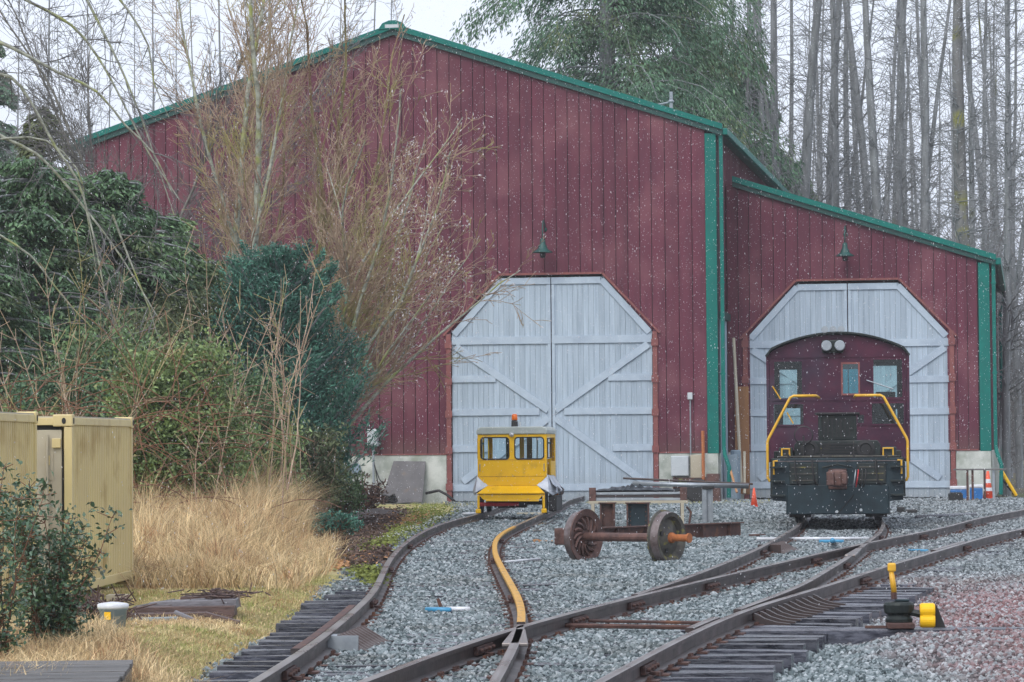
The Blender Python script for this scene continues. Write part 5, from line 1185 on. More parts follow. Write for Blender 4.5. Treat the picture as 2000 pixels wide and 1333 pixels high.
container(-60, 29.6, 72, 33.0, 800, .20, 'nearer pale yellow corrugated container cut off by the left edge of the photo', False)
container(140, 33.4, 259, 37.2, 812, 2.2, 'pale yellow container with a round hole in its corner casting, farther right one', True)
# blocks under container corner
p = G(225, 1185, -.2); tag(MB().box(-.1, .12, 0, .3, 0, .12).build('support_block', M['cont_grey'], matrix=T(*p)), 'pale block under the right end of the yellow container', 'block')

# bucket
p = G(221, 1238, -.17); bk_ = empty('bucket', tuple(map(float, p)), 0, 'grey plastic bucket with a white lid and a yellow sticker by the timber pile', 'bucket')
MB().lathe([(.105, 0), (.125, .21), (.135, .215), (.135, .235), (.128, .24)], 24).build('body', M['bucket'], bk_, smooth=True)
MB().lathe([(.138, .225), (.142, .235), (.142, .262), (.125, .272), (.03, .285)], 24).build('lid', M['pvc'], bk_, smooth=True)
MB().add([(.1265 * sin(a), -.1265 * cos(a), z) for z in (.13, .20) for a in (-.55, -.3, -.05)], [(0, 1, 4, 3), (1, 2, 5, 4)]).build('sticker', M['yellow'], bk_)
# timber and steel pile
pp = G(350, 1222, -.20); PD = float(pp[1])
def plank(name, px0, py0, px1, py1, d, th, wd, m, label, cat='timber', grp=None):
    a = DP(px0, py0, d); b = DP(px1, py1, d); L = float(np.linalg.norm(b - a)); el = atan2(b[2] - a[2], sqrt((b[0] - a[0]) ** 2 + (b[1] - a[1]) ** 2)); az = atan2(b[1] - a[1], b[0] - a[0])
    return tag(MB().box(0, L, 0, wd, -th, 0).build(name, m, matrix=T(*a) @ RZ(az) @ RY(-el), bevel=.006), label, cat, grp)
M['lav'] = mat('weathered_lavender_plank', (.25, .245, .27), .45, col2=(.11, .105, .115), scale=4, stretch=(1, 8, 8), bump=.3)
M['pile_brown'] = mat('wet_brown_timber', (.13, .075, .062), .45, col2=(.055, .035, .032), scale=4, stretch=(1, 9, 9), bump=.4)
plank('old_plank', 335, 1175, 462, 1171, PD + .75, .09, .40, M['lav'], 'widest pale weathered plank on top of the timber pile')
plank('old_plank', 262, 1187, 458, 1184, PD + .6, .10, .30, M['pile_brown'], 'upper dark brown plank under the pale top plank')
plank('old_plank', 248, 1200, 400, 1197, PD + .35, .10, .3, M['pile_brown'], 'middle brown plank running behind the bucket')
plank('old_plank', 300, 1197, 452, 1206, PD + .4, .11, .25, M['rust'], 'lower rusty brown plank at the right end of the timber pile')
plank('steel_channel', 246, 1208, 347, 1205, PD + .1, .075, .06, M['bucket'], 'blue grey steel channel with bolt holes right of the bucket', 'channel')
plank('old_plank', 341, 1193, 418, 1226, PD - .2, .03, .12, M['lav'], 'pale weathered board slanting down in front of the timber pile')
plank('old_plank', 258, 1186, 336, 1172, PD + 1.1, .04, .3, M['tie_old'], 'grey old plank sloping up at the left of the timber pile')
plank('old_plank', 252, 1215, 455, 1213, PD + .15, .08, .3, M['rust'], 'lowest dark timber at the bottom of the pile')
plank('old_plank', 352, 1166, 455, 1163, PD + 1.0, .05, .25, M['pile_brown'], 'short dark plank at the very top of the timber pile')
plank('old_plank', 290, 1178, 400, 1169, PD + .9, .05, .2, M['lav'], 'pale plank tilted up across the middle of the timber pile')
plank('old_plank', 400, 1196, 468, 1214, PD + .1, .04, .12, M['pile_brown'], 'brown board sticking out at the right front of the timber pile')
tw = []
c_ = DP(425, 1157, PD + 1.0)
for k in range(95):
    a = np.array([c_[0] + rng.normal() * .16, c_[1] + rng.normal() * .15, c_[2] - .03 + abs(rng.normal()) * .025]); d = rng.normal(size=3) * np.array([1, 1, .25]); d /= np.linalg.norm(d)
    tw.append((a, a + d * rng.uniform(.06, .2), .007, .005))
tag(link('twig_heap', segs_mesh('twig_heap', tw, M['pile_brown'], 4)), 'heap of short dark sticks on the timber pile', 'sticks', kind='stuff')
# dark brush pile behind/left of bucket
tw = []; c_ = G(172, 1228, -.2)
for k in range(520):
    h_ = abs(rng.normal()) * .12; a = np.array([c_[0] + rng.normal() * .16, c_[1] + .3 + rng.normal() * .2, -.2 + h_]); d = rng.normal(size=3) * np.array([1, .6, .7]); d /= np.linalg.norm(d)
    tw.append((a, a + d * rng.uniform(.06, .22), .010, .006))
tag(link('brush_pile', segs_mesh('brush_pile', tw, M['pile_brown'], 4)), 'dark pile of old bark and sticks left of the bucket', 'brush pile', kind='stuff')
plank('old_plank', 128, 1180, 190, 1178, PD + .6, .03, .2, M['lav'], 'small grey plank lying across the brush pile left of the bucket')

# boardwalk corner bottom left
bwk = empty('boardwalk', (-2.64, 22.0, .03), radians(4), 'grey weathered wooden boardwalk corner at the bottom left', 'boardwalk')
for k in range(18):
    MB().box(-4.2, random.uniform(-.01, .01), -.145 * (k + 1), -.145 * (k + 1) + .139, -.035, random.uniform(-.003, .003)).build('plank', M['tie_old'], bwk, bevel=.004)
MB().box(-4.2, -.015, -.001, .03, -.15, -.037).box(-.055, -.015, -2.6, -.002, -.16, -.037).build('edge_beam', M['tie'], bwk)
for x in (-.15, -2.2, -4.0):
    for y in (-.1, -1.3, -2.4): MB().box(x - .07, x + .07, y - .07, y + .07, -.4, -.16).build('leg', M['tie_old'], bwk)

# dark soil bank with litter left of track A
V = []; nx, ny = 34, 30
x0b, y0b_, x1b, y1b_ = -6.6, 49, -1.9, 80
for j in range(ny + 1):
    y = y0b_ + (y1b_ - y0b_) * j / ny; xr = left_edge(y) - .45
    for i in range(nx + 1):
        x = -8.5 + (xr + 8.5) * i / nx; t = i / nx; e_ = min(1, (1 - t) * 5) * min(1, j / 5) * min(1, (ny - j) / 4)
        V.append((x, y, GZ - .02 + e_ * (.10 + .16 * (mn.noise(Vector((x * 1.2, y * .7, 3))) + .3) + .05 * mn.noise(Vector((x * 5, y * 4, 1))))))
F = [(j * (nx + 1) + i, j * (nx + 1) + i + 1, (j + 1) * (nx + 1) + i + 1, (j + 1) * (nx + 1) + i) for j in range(ny) for i in range(nx)]
tag(link('soil_bank', npmesh('soil_bank', V, F, M['soil'], True)), kind='structure')
def scatter_leaves(name, polys, N, L, m, label, zoff=.03, flat=.3, cat='leaves'):
    """flat litter scattered inside px quads"""
    C = []
    for (xa, ya, xb, yb) in polys:
        for _ in range(N // len(polys)):
            t = random.random(); px = xa + (xb - xa) * t + random.gauss(0, 14); py = ya + (yb - ya) * t + random.gauss(0, 7)
            C.append(G(px, max(py, 985), GZ + zoff + random.random() * .08))
    C = np.array(C); D_ = unit(rng.normal(size=(len(C), 3)) * np.array([1, 1, flat]))
    return tag(link(name, leaves_mesh(name, C, D_, L * rng.uniform(.6, 1.4, len(C)), L * .6 * rng.uniform(.6, 1.2, len(C)), m)), label, cat, kind='stuff')
scatter_leaves('leaf_litter', [(640, 1060, 760, 1020), (650, 1080, 730, 1040), (690, 1095, 745, 1075), (620, 1010, 760, 1005), (640, 1040, 790, 1000)], 9000, .09, M['litter'], 'dark brown fallen leaves and twigs on the soil bank near the left rail')
scatter_leaves('moss_patch', [(775, 1048, 700, 1068), (800, 1000, 870, 997), (700, 1108, 735, 1128), (850, 1008, 760, 1040)], 4200, .06, M['moss'], 'yellow green moss along the edge of the left track', cat='moss')
scatter_leaves('orange_leaf_litter', [(760, 1015, 830, 1008), (640, 1100, 740, 1085)], 700, .08, M['wood'], 'orange brown dead leaves near the mossy edge of the left track')
# mossy concrete kerb
a = G(668, 1082, GZ + .0); b = G(850, 1012, GZ); an = atan2(b[1] - a[1], b[0] - a[0]); Lk = float(np.linalg.norm(b - a))
tag(MB().box(0, Lk, -.25, .0, -.1, .05).build('mossy_kerb', M['concrete'], matrix=T(*a) @ RZ(an), bevel=.02), 'low mossy concrete kerb between the dark bank and the left rail', 'kerb')

# ================================================================== PLANTS
def grow(segs, tips, p, d, L, r, lev, prm):
    n = max(2, int(L / prm['seg'][lev])); w = prm['wig'][lev]; up = prm['up'][lev]; p = np.array(p, float); d = np.array(d, float)
    sl = L / n; rate = prm['rate'][lev] * sl if lev < len(prm['rate']) else 0
    for i in range(n):
        d = d + rng.normal(size=3) * w; d[2] += up * sl; d /= np.linalg.norm(d)
        r0 = r * (1 - .8 * i / n); r1 = r * (1 - .8 * (i + 1) / n); q = p + d * sl
        segs[lev > 0].append((p, q, max(r0, prm['rmin']), max(r1, prm['rmin'])))
        if rate and (i + 1) / n > prm['start'][lev]:
            for _ in range(rng.poisson(rate)):
                a = prm['ang'][lev] * rng.uniform(.6, 1.3); h = rng.normal(size=3); h -= d * h.dot(d); h /= np.linalg.norm(h) + 1e-9
                cd = d * cos(a) + h * sin(a); f = 1 - .55 * i / n
                grow(segs, tips, p + (q - p) * rng.random(), cd, L * prm['ratio'][lev] * f * rng.uniform(.5, 1.2), r0 * prm['rr'][lev], lev + 1, prm)
        p = q
    tips.append((p, d))
def bare_tree(name, base, stems, prm, m_trunk, m_twig, label, cat, group=None, parent_loc=None, extra=None):
    r = empty(name, tuple(map(float, base)), 0, label, cat, group); segs = ([], []); tips = []
    for s in stems: grow(segs, tips, np.array(s[0]), unit(np.array(s[1], float)), s[2], s[3], 0, prm)
    if extra: extra(segs, tips)
    link('trunk', segs_mesh('trunk', segs[0], m_trunk, 7), r); link('branches', segs_mesh('branches', segs[1], m_twig, 3), r)
    return r, tips, segs

# --- tall bare alders beyond the shed
PA = dict(seg=(1.2, .55, .35), wig=(.012, .12, .22), up=(.012, .10, .06), rate=(5.2, 2.3), start=(.17, .12), ang=(1.25, .8), ratio=(.095, .45), rr=(.16, .5), rmin=.009)
ALD = []
for v in range(6):
    segs = ([], []); tips = []
    H = 26 + 3 * rng.random(); PA['rate'] = (4.6 + 1.6 * rng.random(), 2.2)
    grow(segs, tips, np.array([0., 0, -.5]), np.array([rng.normal() * .02, rng.normal() * .02, 1.]), H, .19 + .04 * rng.random(), 0, PA)
    if v == 4: grow(segs, tips, np.array(segs[0][9][0]), unit(np.array([.13, .0, 1.])), H * .5, .09, 0, PA)
    ALD.append((segs_mesh('trunk', segs[0], M['bark_far'], 7), segs_mesh('branches', segs[1], M['bark_far'], 3)))
def alder(px, d, s, v, rs=1., lean=0, thick=False, lab=None, grp=None):
    x = (px - 1000) / FPX * d
    r = empty('bare_alder', (x, d, -.2), 0 if (thick or grp == 'leaning alder') else rng.uniform(0, 6.28), 'thick trunked tall bare alder patched with yellow moss behind the annex' if thick else (lab or 'tall thin bare grey alder in the woods behind the annex roof'), 'tree', None if thick else (grp or 'bare alders behind the annex'))
    r.rotation_euler = (0, radians(lean), r.rotation_euler.z)
    for nm, me in zip(('trunk', 'branches'), ALD[v]):
        if thick and nm == 'trunk': me = me.copy(); me.materials.clear(); me.materials.append(M['bark_mossy'])
        o = link(nm, me, r)
        if nm == 'trunk': o.scale = (rs, rs, 1)
    r.scale = (s, s, s)
alist = [(1438, 128, .9), (1456, 140, 1.), (1490, 132, 1.), (1512, 150, .8), (1531, 126, 1.15), (1549, 140, .9), (1576, 118, 1.3), (1592, 124, 1.2), (1612, 150, .8), (1634, 122, 1.05), (1664, 134, .95), (1692, 140, .9), (1712, 128, 1.1),
         (1736, 116, 1.4), (1752, 120, 1.35), (1784, 134, .8), (1806, 118, 1.15), (1822, 140, .9), (1897, 122, 1.0), (1912, 116, .8), (1928, 142, .8), (1962, 108, .8), (1988, 126, .8), (1420, 150, .8)]
for i, (px, d, rs) in enumerate(alist): alder(px, d, rng.uniform(.95, 1.1), i % 6, rs * .95, lean=rng.uniform(-.6, .9))
alder(1868, 106, 1.0, 1, 1.6, lean=.1, thick=True)
alder(1938, 112, .95, 3, .6, lean=7, lab='slender alder leaning right beside the thick mossy trunk', grp='leaning alder')
for i in range(24):
    px = rng.uniform(1400, 2040); alder(px, rng.uniform(150, 225), rng.uniform(.9, 1.15), i % 6, rng.uniform(.7, 1.1), lean=rng.uniform(-.8, 1))
for k_, px in enumerate((715, 742, 765, 800, 30, 90, 130, 175, 215, 260, 300, 345, 390, 440, 490, 540, 600, 650)): alder(px, 118 + (k_ * 37) % 60, .80 if px > 690 else .86 + .04 * (k_ % 3), (k_ * 5) % 6, .42, lab='faint thin bare tree seen over the left roof slope of the big shed' if px < 690 else 'small faint bare tree right behind the peak of the big shed roof', grp='bare trees over the left roof slope' if px < 690 else 'bare trees behind the roof peak')
# distant thicket filling the gaps low down
tk = []
for k in range(15000):
    d = rng.uniform(125, 260); px = rng.uniform(1380, 2080) if rng.random() < .93 else rng.uniform(-40, 300); x = (px - 1000) / FPX * d
    z = abs(rng.normal()) * 5.2; a = np.array([x, d, z]); dr = unit(rng.normal(size=3) * np.array([.55, .3, .35]) + np.array([0, 0, .5])); L = rng.uniform(.8, 2.6)
    tk.append((a, a + dr * L, .022, .012))
tag(link('far_thicket', segs_mesh('far_thicket', tk, M['twig_grey'], 3)), 'grey tangle of distant undergrowth between the alder trunks', 'thicket', kind='stuff')

# --- evergreens
def conifer_mesh(H, R, nb, nl, leafL, m, shape=.75, droop=.5, upang=.1, z0=.08, flat=.35, fan=.38, rmin=.0, leafW=.34, upright=0., vary=.23):
    segs = [((np.array([0., 0, -.3])), np.array([0., 0, H * .5]), H * .016, H * .010), (np.array([0., 0, H * .5]), np.array([0., 0, H * .97]), H * .010, .01)]
    C = []; D_ = []
    for k in range(nb):
        t = z0 + (1 - z0) * rng.random() ** .85; z = H * t; L = R * ((1 - t) ** shape) * rng.uniform(.88 - vary, .89 + vary) + .25; az = rng.uniform(0, 2 * pi)
        d = np.array([cos(az), sin(az), upang + rng.normal() * .08]); p = np.array([0, 0, z]); n = 6; pts_ = [p.copy()]
        for i in range(n):
            d = unit(d + np.array([0, 0, -droop * (i / n) * .5 + upright * .3])); q = p + d * L / n; segs.append((p, q, .012 + .035 * (1 - i / n), .010 + .03 * (1 - (i + 1) / n))); p = q; pts_.append(p)
        pts_ = np.array(pts_); m_ = int(nl * (.35 + L / R)); u = rng.random(m_) ** .6 * n; i0 = np.minimum(u.astype(int), n - 1); f = (u - i0)[:, None]
        c = pts_[i0] * (1 - f) + pts_[i0 + 1] * f; dv = unit(pts_[i0 + 1] - pts_[i0]); side = unit(np.cross(dv, np.array([0, 0, 1.])))
        w = L * fan * (1 - (u / n) * .6) * rng.normal(size=m_) * .55
        off = side * w[:, None] + np.array([0, 0, 1.]) * (rng.normal(size=(m_, 1)) * L * .05 - np.abs(w)[:, None] * .35 * (1 if droop > 0 else -1)) + np.array([0, 0, -1.]) * rng.random((m_, 1)) ** 2 * droop * .5
        C.append(c + off); dd = unit(dv * 1.0 + side * np.sign(w)[:, None] * .8 + rng.normal(size=(m_, 3)) * flat + np.array([0, 0, -droop * .9 + upright]))
        D_.append(dd)
    C = np.concatenate(C); D_ = np.concatenate(D_); N = len(C)
    return segs_mesh('trunk', segs, M['bark_far'], 5), leaves_mesh('crown', C, D_, leafL * rng.uniform(.6, 1.4, N), leafL * leafW * rng.uniform(.6, 1.3, N), m, droop=.1)
def conifer(name, px, d, label, cat='conifer', group=None, s=1., tilt=0, meshes=None, **k):
    ms = meshes or conifer_mesh(**k); x = (px - 1000) / FPX * d
    r = empty(name, (x, d, -.2), rng.uniform(0, 6), label, cat, group); r.scale = (s, s, s)
    link('trunk', ms[0], r); link('crown', ms[1], r); return ms
# big cedar behind the shed roof (top above the frame)
conifer('cedar_tree', 1190, 112, 'large drooping green cedar rising behind the right slope of the big shed roof', 'tree', H=31, R=7.4, nb=360, nl=520, leafL=.19, m=M['leaf_far'], droop=.85, flat=.4, z0=.25, fan=.26, shape=.6, leafW=.26, vary=.55)
conifer('cedar_tree', 1325, 128, 'second blue green cedar right of the large one, half hidden in haze', 'tree', H=25, R=4.8, nb=230, nl=330, leafL=.22, m=M['leaf_far'], droop=.8, flat=.4, z0=.2, fan=.28, shape=.7, leafW=.26, vary=.5)
mc = conifer('hemlock_tree', 1462, 140, 'hazy green hemlock above the junction of the two roofs', 'tree', s=1.3, H=15, R=3.6, nb=200, nl=120, leafL=.36, m=M['leaf_far'], droop=.5, z0=.15, shape=.7)
conifer('hemlock_tree', 1560, 150, 'small dim hemlock low among the alder trunks above the annex roof', 'tree', s=1.0, meshes=mc)
conifer('hemlock_tree', 1400, 158, 'tall dim hemlock just behind the second cedar', 'tree', s=1.25, meshes=mc)
conifer('hemlock_tree', 1512, 134, 'low green hemlock right behind the left end of the annex roof', 'tree', s=.86, meshes=mc)
conifer('hemlock_tree', 1372, 134, 'green hemlock filling the gap right of the big drooping cedar', 'tree', s=1.25, meshes=mc)
conifer('hemlock_tree', -40, 165, 'grey hazy conifer at the top left corner of the photo', 'tree', s=1.62, meshes=mc)
# left evergreen mass
ml = conifer('cedar_tree', 85, 76, 'tall dull green cedar peaking above the thicket left of the shed', 'tree', H=9.9, R=1.9, nb=200, nl=120, leafL=.17, m=M['leaf_ced2'], droop=.4, z0=.05, shape=.6)
mk = conifer('yew_tree', 60, 60, 'dense dark green evergreen filling the left edge behind the yellow container', 'tree', H=7.2, R=2.5, nb=280, nl=170, leafL=.15, m=M['leaf_yew'], droop=.35, z0=.04, shape=.5, vary=.5)
conifer('yew_tree', 215, 63, 'dark evergreen between the left edge tree and the ivy covered bush', 'tree', s=1.0, meshes=mk)
conifer('yew_tree', 330, 66, 'dark green evergreen rising in front of the left end of the shed', 'tree', H=6.5, R=2.1, nb=260, nl=150, leafL=.15, m=M['leaf_cedar'], droop=.3, z0=.03, shape=.45)
conifer('yew_tree', -60, 56, 'green evergreen partly cut off by the left edge', 'tree', s=.8, meshes=mk)
conifer('yew_tree', 430, 70, 'lower green evergreen behind the juniper', 'tree', H=5.8, R=1.9, nb=230, nl=140, leafL=.15, m=M['leaf_cedar'], droop=.3, z0=.03, shape=.45)
conifer('juniper_tree', 548, 62, 'bushy blue green juniper standing before the left part of the red shed', 'tree', H=5.3, R=1.9, nb=250, nl=300, leafL=.115, m=M['leaf_juniper'], droop=.0, upang=.5, upright=.35, z0=.03, shape=.45, flat=.75, leafW=.26, vary=.6)
conifer('juniper_tree', 470, 64, 'blue green juniper merging with the left side of the bushy one', 'tree', H=3.9, R=1.3, nb=220, nl=150, leafL=.15, m=M['leaf_juniper'], droop=.0, upang=.4, upright=.3, z0=.03, shape=.5, flat=.5, leafW=.25, vary=.5)
conifer('juniper_tree', 600, 66, 'smaller blue green juniper at the right foot of the bushy one', 'tree', H=3.6, R=.95, nb=220, nl=120, leafL=.14, m=M['leaf_juniper'], droop=.0, upang=.4, upright=.3, z0=.03, shape=.4, flat=.45, leafW=.26)

BANK = 1
def leafy_bush(name, px, d, w, h, dep, N, L, m, mt, label, z0=-.2, twigs=120, cat='bush'):
    x = (px - 1000) / FPX * d; r = empty(name, (x, d, z0), 0, label, cat)
    segs = []; 
    for k in range(twigs):
        a = np.array([rng.normal() * w * .12, rng.normal() * dep * .12, 0]); e = np.array([rng.uniform(-1, 1) * w * .5, rng.uniform(-1, 1) * dep * .5, h * rng.uniform(.45, 1.0)]); mid = (a + e) / 2 + rng.normal(size=3) * .12 * w + np.array([0, 0, .15 * h])
        segs += [(a, mid, .014, .010), (mid, e, .010, .005)]
    link('stems', segs_mesh('stems', segs, mt, 4), r)
    # clumps at stem ends for an uneven outline
    ends = np.array([s[1] for s in segs]); ci = rng.integers(0, len(ends), N); C = ends[ci] + rng.normal(size=(N, 3)) * np.array([.16, .16, .13]) * h * .42
    C[:, 2] = np.abs(C[:, 2]); D_ = unit(rng.normal(size=(N, 3)) + np.array([0, -.3, .1])); 
    link('foliage', leaves_mesh('foliage', C, D_, L * rng.uniform(.6, 1.3, N), L * .55 * rng.uniform(.7, 1.2, N), m, droop=.15), r); return r
leafy_bush('ivy_bush', 340, 49, 1.5, 3.1, 1.4, 30000, .085, M['leaf_ivy'], M['twig_red'], 'light green ivy covered bush just right of the yellow container')
leafy_bush('ivy_bush', 405, 54, 1.3, 2.2, 1.4, 14000, .085, M['leaf_ivy'], M['twig_red'], 'mid green leafy bush at the foot of the blue green juniper')
for k_, (px, d, w, h, mm, lab) in enumerate(((30, 50, 1.6, 2.2, 'leaf_ivy', 'olive green brush directly behind the nearer yellow container'), (130, 52, 1.5, 2.8, 'leaf_yew', 'dark green brush right behind the gap between the yellow containers'),
        (215, 53, 1.3, 3.5, 'leaf_cedar', 'tall green brush rising behind the right end of the yellow container'), (280, 56, 1.4, 3.9, 'leaf_ced2', 'olive brown brush between the dark evergreens and the ivy bush'),
        (470, 58, 1.3, 3.0, 'leaf_cedar', 'green brush in the middle of the left plant bank beside the junipers'), (520, 57, 1.1, 1.9, 'leaf_ivy', 'light green low brush below the junipers behind the dry grass'),
        (395, 62, 1.5, 4.6, 'leaf_ced2', 'tall yellowish brush behind the ivy bush under the bare trees'), (610, 60, .9, 2.0, 'leaf_ced2', 'olive brush at the right end of the left plant bank'))):
    leafy_bush('brush', px, d, w, h, 1.3, int(3200 * w * h), .10, M[mm], M['twig'], lab, twigs=170)
leafy_bush('bramble_bush', 640, 64, 1.3, 1.15, 1.4, 7000, .08, M['leaf_cedar'], M['twig_red'], 'low dark bramble bush at the foot of the red wall')
leafy_bush('bramble_bush', 690, 76, 1.5, .8, 1.2, 2600, .09, M['litter'], M['twig_red'], 'brown withered brush against the concrete base of the shed')
leafy_bush('bramble_bush', 650, 55, .9, .5, .9, 3200, .07, M['leaf_juniper'], M['twig_red'], 'small grey green weed clump on the dark soil bank')

# --- foreground shrub: large leaves as parts, the rest as one mass
def shrub_leaf(seed):
    V = [(0, 0, 0), (.30, .20, .03), (.62, .22, .02), (1, 0, -.06), (.62, -.22, .02), (.30, -.20, .03), (.45, 0, -.02)]
    F = [(0, 1, 6), (1, 2, 6), (2, 3, 6), (3, 4, 6), (4, 5, 6), (5, 0, 6)]; me = bpy.data.meshes.new('leaf'); me.from_pydata(V, [], F); me.materials.append(M['leaf_bush']); me.update(); return me
leafme = shrub_leaf(0)
def shrub(px0, px1, ytop, d, nleaf, nmass, label, seed):
    R_ = random.Random(seed); x0 = (px0 - 1000) / FPX * d; x1 = (px1 - 1000) / FPX * d; zt = float(DP((px0 + px1) / 2, ytop, d)[2]); xc = (x0 + x1) / 2; w = (x1 - x0) / 2
    r = empty('foreground_shrub', (xc, d, -.25), 0, label, 'bush'); H = zt + .25; segs = []; nodes = []
    for k in range(16):
        p = np.array([R_.gauss(0, .05), R_.gauss(0, .08), 0.]); dr = unit(np.array([R_.uniform(-1, 1) * w / H * 1.1, R_.uniform(-.25, .25), 1.])); L = H * R_.uniform(.6, 1.0)
        for i in range(9):
            dr = unit(dr + np.array([R_.gauss(0, .09), R_.gauss(0, .09), .03])); q = p + dr * L / 9; segs.append((p, q, .010 * (1 - i / 12), .010 * (1 - (i + 1) / 12)))
            for _ in range(4):
                e = q + np.array([R_.gauss(0, 1), R_.gauss(0, 1), R_.uniform(-.2, .8)]) * .07
                if i > 0: segs.append((q, e, .004, .003)); nodes.append(e)
            p = q
    link('stems', segs_mesh('stems', segs, M['twig_red'], 4), r); nodes = np.array(nodes)
    for k in range(nleaf):
        c = nodes[R_.randrange(len(nodes))] + np.array([R_.gauss(0, .02) for _ in range(3)]); o = link('leaf', leafme, r); s = R_.uniform(.045, .085)
        o.location = c; o.rotation_euler = (R_.uniform(-.9, .9), R_.uniform(-.9, .7), R_.uniform(0, 6.28)); o.scale = (s, s, s)
    ci = rng.integers(0, len(nodes), nmass); C = nodes[ci] + rng.normal(size=(nmass, 3)) * .035; D_ = unit(rng.normal(size=(nmass, 3)))
    o = link('foliage', leaves_mesh('foliage', C, D_, rng.uniform(.03, .065, nmass), rng.uniform(.018, .032, nmass), M['leaf_bush'], droop=.15), r); o['kind'] = 'stuff'
shrub(30, 172, 925, 25.0, 300, 4200, 'dark glossy leaved shrub in front of the yellow container, right one', 3)
shrub(-70, 52, 905, 23.5, 220, 3000, 'dark glossy leaved shrub cut off by the left edge below the container', 5)

# --- grass
def vzs(x, y):
    xr = float(left_edge(y)) + .25
    return GZ - .016 - .13 * (1 if y < 33 else max(0, (37 - y) / 4)) * max(0, min(1, 1 - (xr - x - .3) / .8)) + (.05 * mn.noise(Vector((x * .8, y * .5, 2))) + .02) * min(1, (xr - x) * 1.2)
def blades(name, C, H, W, bend, m, label, cat, lean=None):
    N = len(C); az = rng.uniform(0, 2 * pi, N); s = np.stack([np.cos(az), np.sin(az), np.zeros(N)], 1); b = np.stack([rng.normal(size=N), rng.normal(size=N), np.zeros(N)], 1) * bend
    if lean is not None: b = b + np.array(lean)
    H = H[:, None]; W = W[:, None]; V = np.zeros((N, 5, 3)); V[:, 0] = C - s * W; V[:, 1] = C + s * W
    mid = C + np.array([0, 0, .6]) * H + b * H * .25; V[:, 2] = mid - s * W * .7; V[:, 3] = mid + s * W * .7; V[:, 4] = C + np.array([0, 0, 1.]) * H * (1 - .25 * np.clip(np.linalg.norm(b, axis=1, keepdims=True), 0, 1)) + b * H * .85
    I = (np.arange(N) * 5)[:, None]; F = np.concatenate([I + np.array([[0, 1, 3]]), I + np.array([[0, 3, 2]]), I + np.array([[2, 3, 4]])])
    return tag(link(name, npmesh(name, V.reshape(-1, 3), F, m)), label, cat, kind='stuff')
def area(N, dmin, dmax, f0, f1, edge=.0):
    d = np.sqrt(rng.uniform(dmin ** 2, dmax ** 2, N)); a = f0(d); b = f1(d); return np.stack([a + (b - a) * rng.random(N), d, np.full(N, GZ - .05)], 1)
xpx = lambda px: (lambda d: (px - 1000) / FPX * d)
C = area(42000, 37.5, 60, xpx(235), lambda d: np.minimum(left_edge(d) - .7 - .5 * rng.random(len(d)), (612 - 1000) / FPX * d + (48 - d) * .03))
C = C[np.array([mn.noise(Vector((c[0] * 2.2, c[1] * .9, 9))) for c in C]) > -.22]
hh = (.55 + .75 * np.clip((C[:, 1] - 37.5) / 9, 0, 1)) * rng.uniform(.55, 1.15, len(C)) * (.72 + .5 * np.array([mn.noise(Vector((c[0] * 1.4, c[1] * .6, 5))) for c in C]) + .2)
hh *= np.clip((left_edge(C[:, 1]) - C[:, 0]) / 1.6, .25, 1)
blades('tall_dry_grass', C, hh, rng.uniform(.004, .009, len(C)), .42, M['straw'], 'tall tan dry grass between the yellow container and the left track', 'grass')
C = area(16000, 36, 50, xpx(255), lambda d: (left_edge(d) - .35 + .0))
blades('bent_dry_grass', C, rng.uniform(.15, .55, len(C)), rng.uniform(.004, .008, len(C)), .9, M['straw'], 'flattened tan grass at the edge of the tall dry grass', 'grass')
C = area(12000, 20.5, 27.5, xpx(-10), lambda d: xpx(120)(d) + np.clip(27 - d, 0, 6) * .12 + .35)
C[:, 2] = [vzs(a, b) for a, b in C[:, :2]]
blades('dry_tuft', C, rng.uniform(.08, .30, len(C)), rng.uniform(.003, .006, len(C)), .6, M['straw'], 'dry straw tufts around the shrub behind the boardwalk', 'grass')
C = area(70000, 19, 40, xpx(120), lambda d: left_edge(d) - .15)
C = C[~((C[:, 1] > 28.6) & (C[:, 1] < 31) & (C[:, 0] < xpx(470)(C[:, 1])) & (C[:, 0] > xpx(240)(C[:, 1])))]
C[:, 2] = [vzs(a, b) for a, b in C[:, :2]]
blades('short_grass', C, rng.uniform(.03, .085, len(C)), rng.uniform(.003, .006, len(C)), .8, M['grass'], 'short yellow green grass on the verge left of the track', 'grass')
C = C[:0] if 0 else C
C = area(30000, 19, 37, xpx(160), lambda d: left_edge(d) - .1); C[:, 2] = [vzs(a, b) for a, b in C[:, :2]]
blades('straw_verge', C, rng.uniform(.03, .10, len(C)), rng.uniform(.003, .005, len(C)), 1.1, M['straw'], 'thin straw scattered over the short verge grass', 'grass')
C = area(5000, 84, 90.3, xpx(800), lambda d: xpx(1500)(d)); 
C = C[np.abs(C[:, 0] - 1.0) > 1.0]
blades('grass_fringe', C, rng.uniform(.04, .16, len(C)), rng.uniform(.006, .012, len(C)), .6, M['grass'], 'green grass fringe along the foot of the shed wall', 'grass')

# --- brambles and red brown tangle over the left
tw = []
for k in range(520):
    d = rng.uniform(44, 58); px = rng.uniform(-20, 470); x = (px - 1000) / FPX * d; a = np.array([x, d, rng.uniform(-.1, 2.2)]); dr = unit(np.array([rng.normal() * .6, rng.normal() * .3, rng.uniform(.2, 1.2)]))
    L = rng.uniform(.5, 2.0); n = 7
    for i in range(n):
        dr = unit(dr + np.array([0, 0, -.16]) + rng.normal(size=3) * .06); b = a + dr * L / n; tw.append((a, b, .008, .007)); a = b
tag(link('bramble_tangle', segs_mesh('bramble_tangle', tw, M['twig_red'], 3)), 'arching red brown bramble stems in front of the left evergreens', 'brambles', kind='stuff')

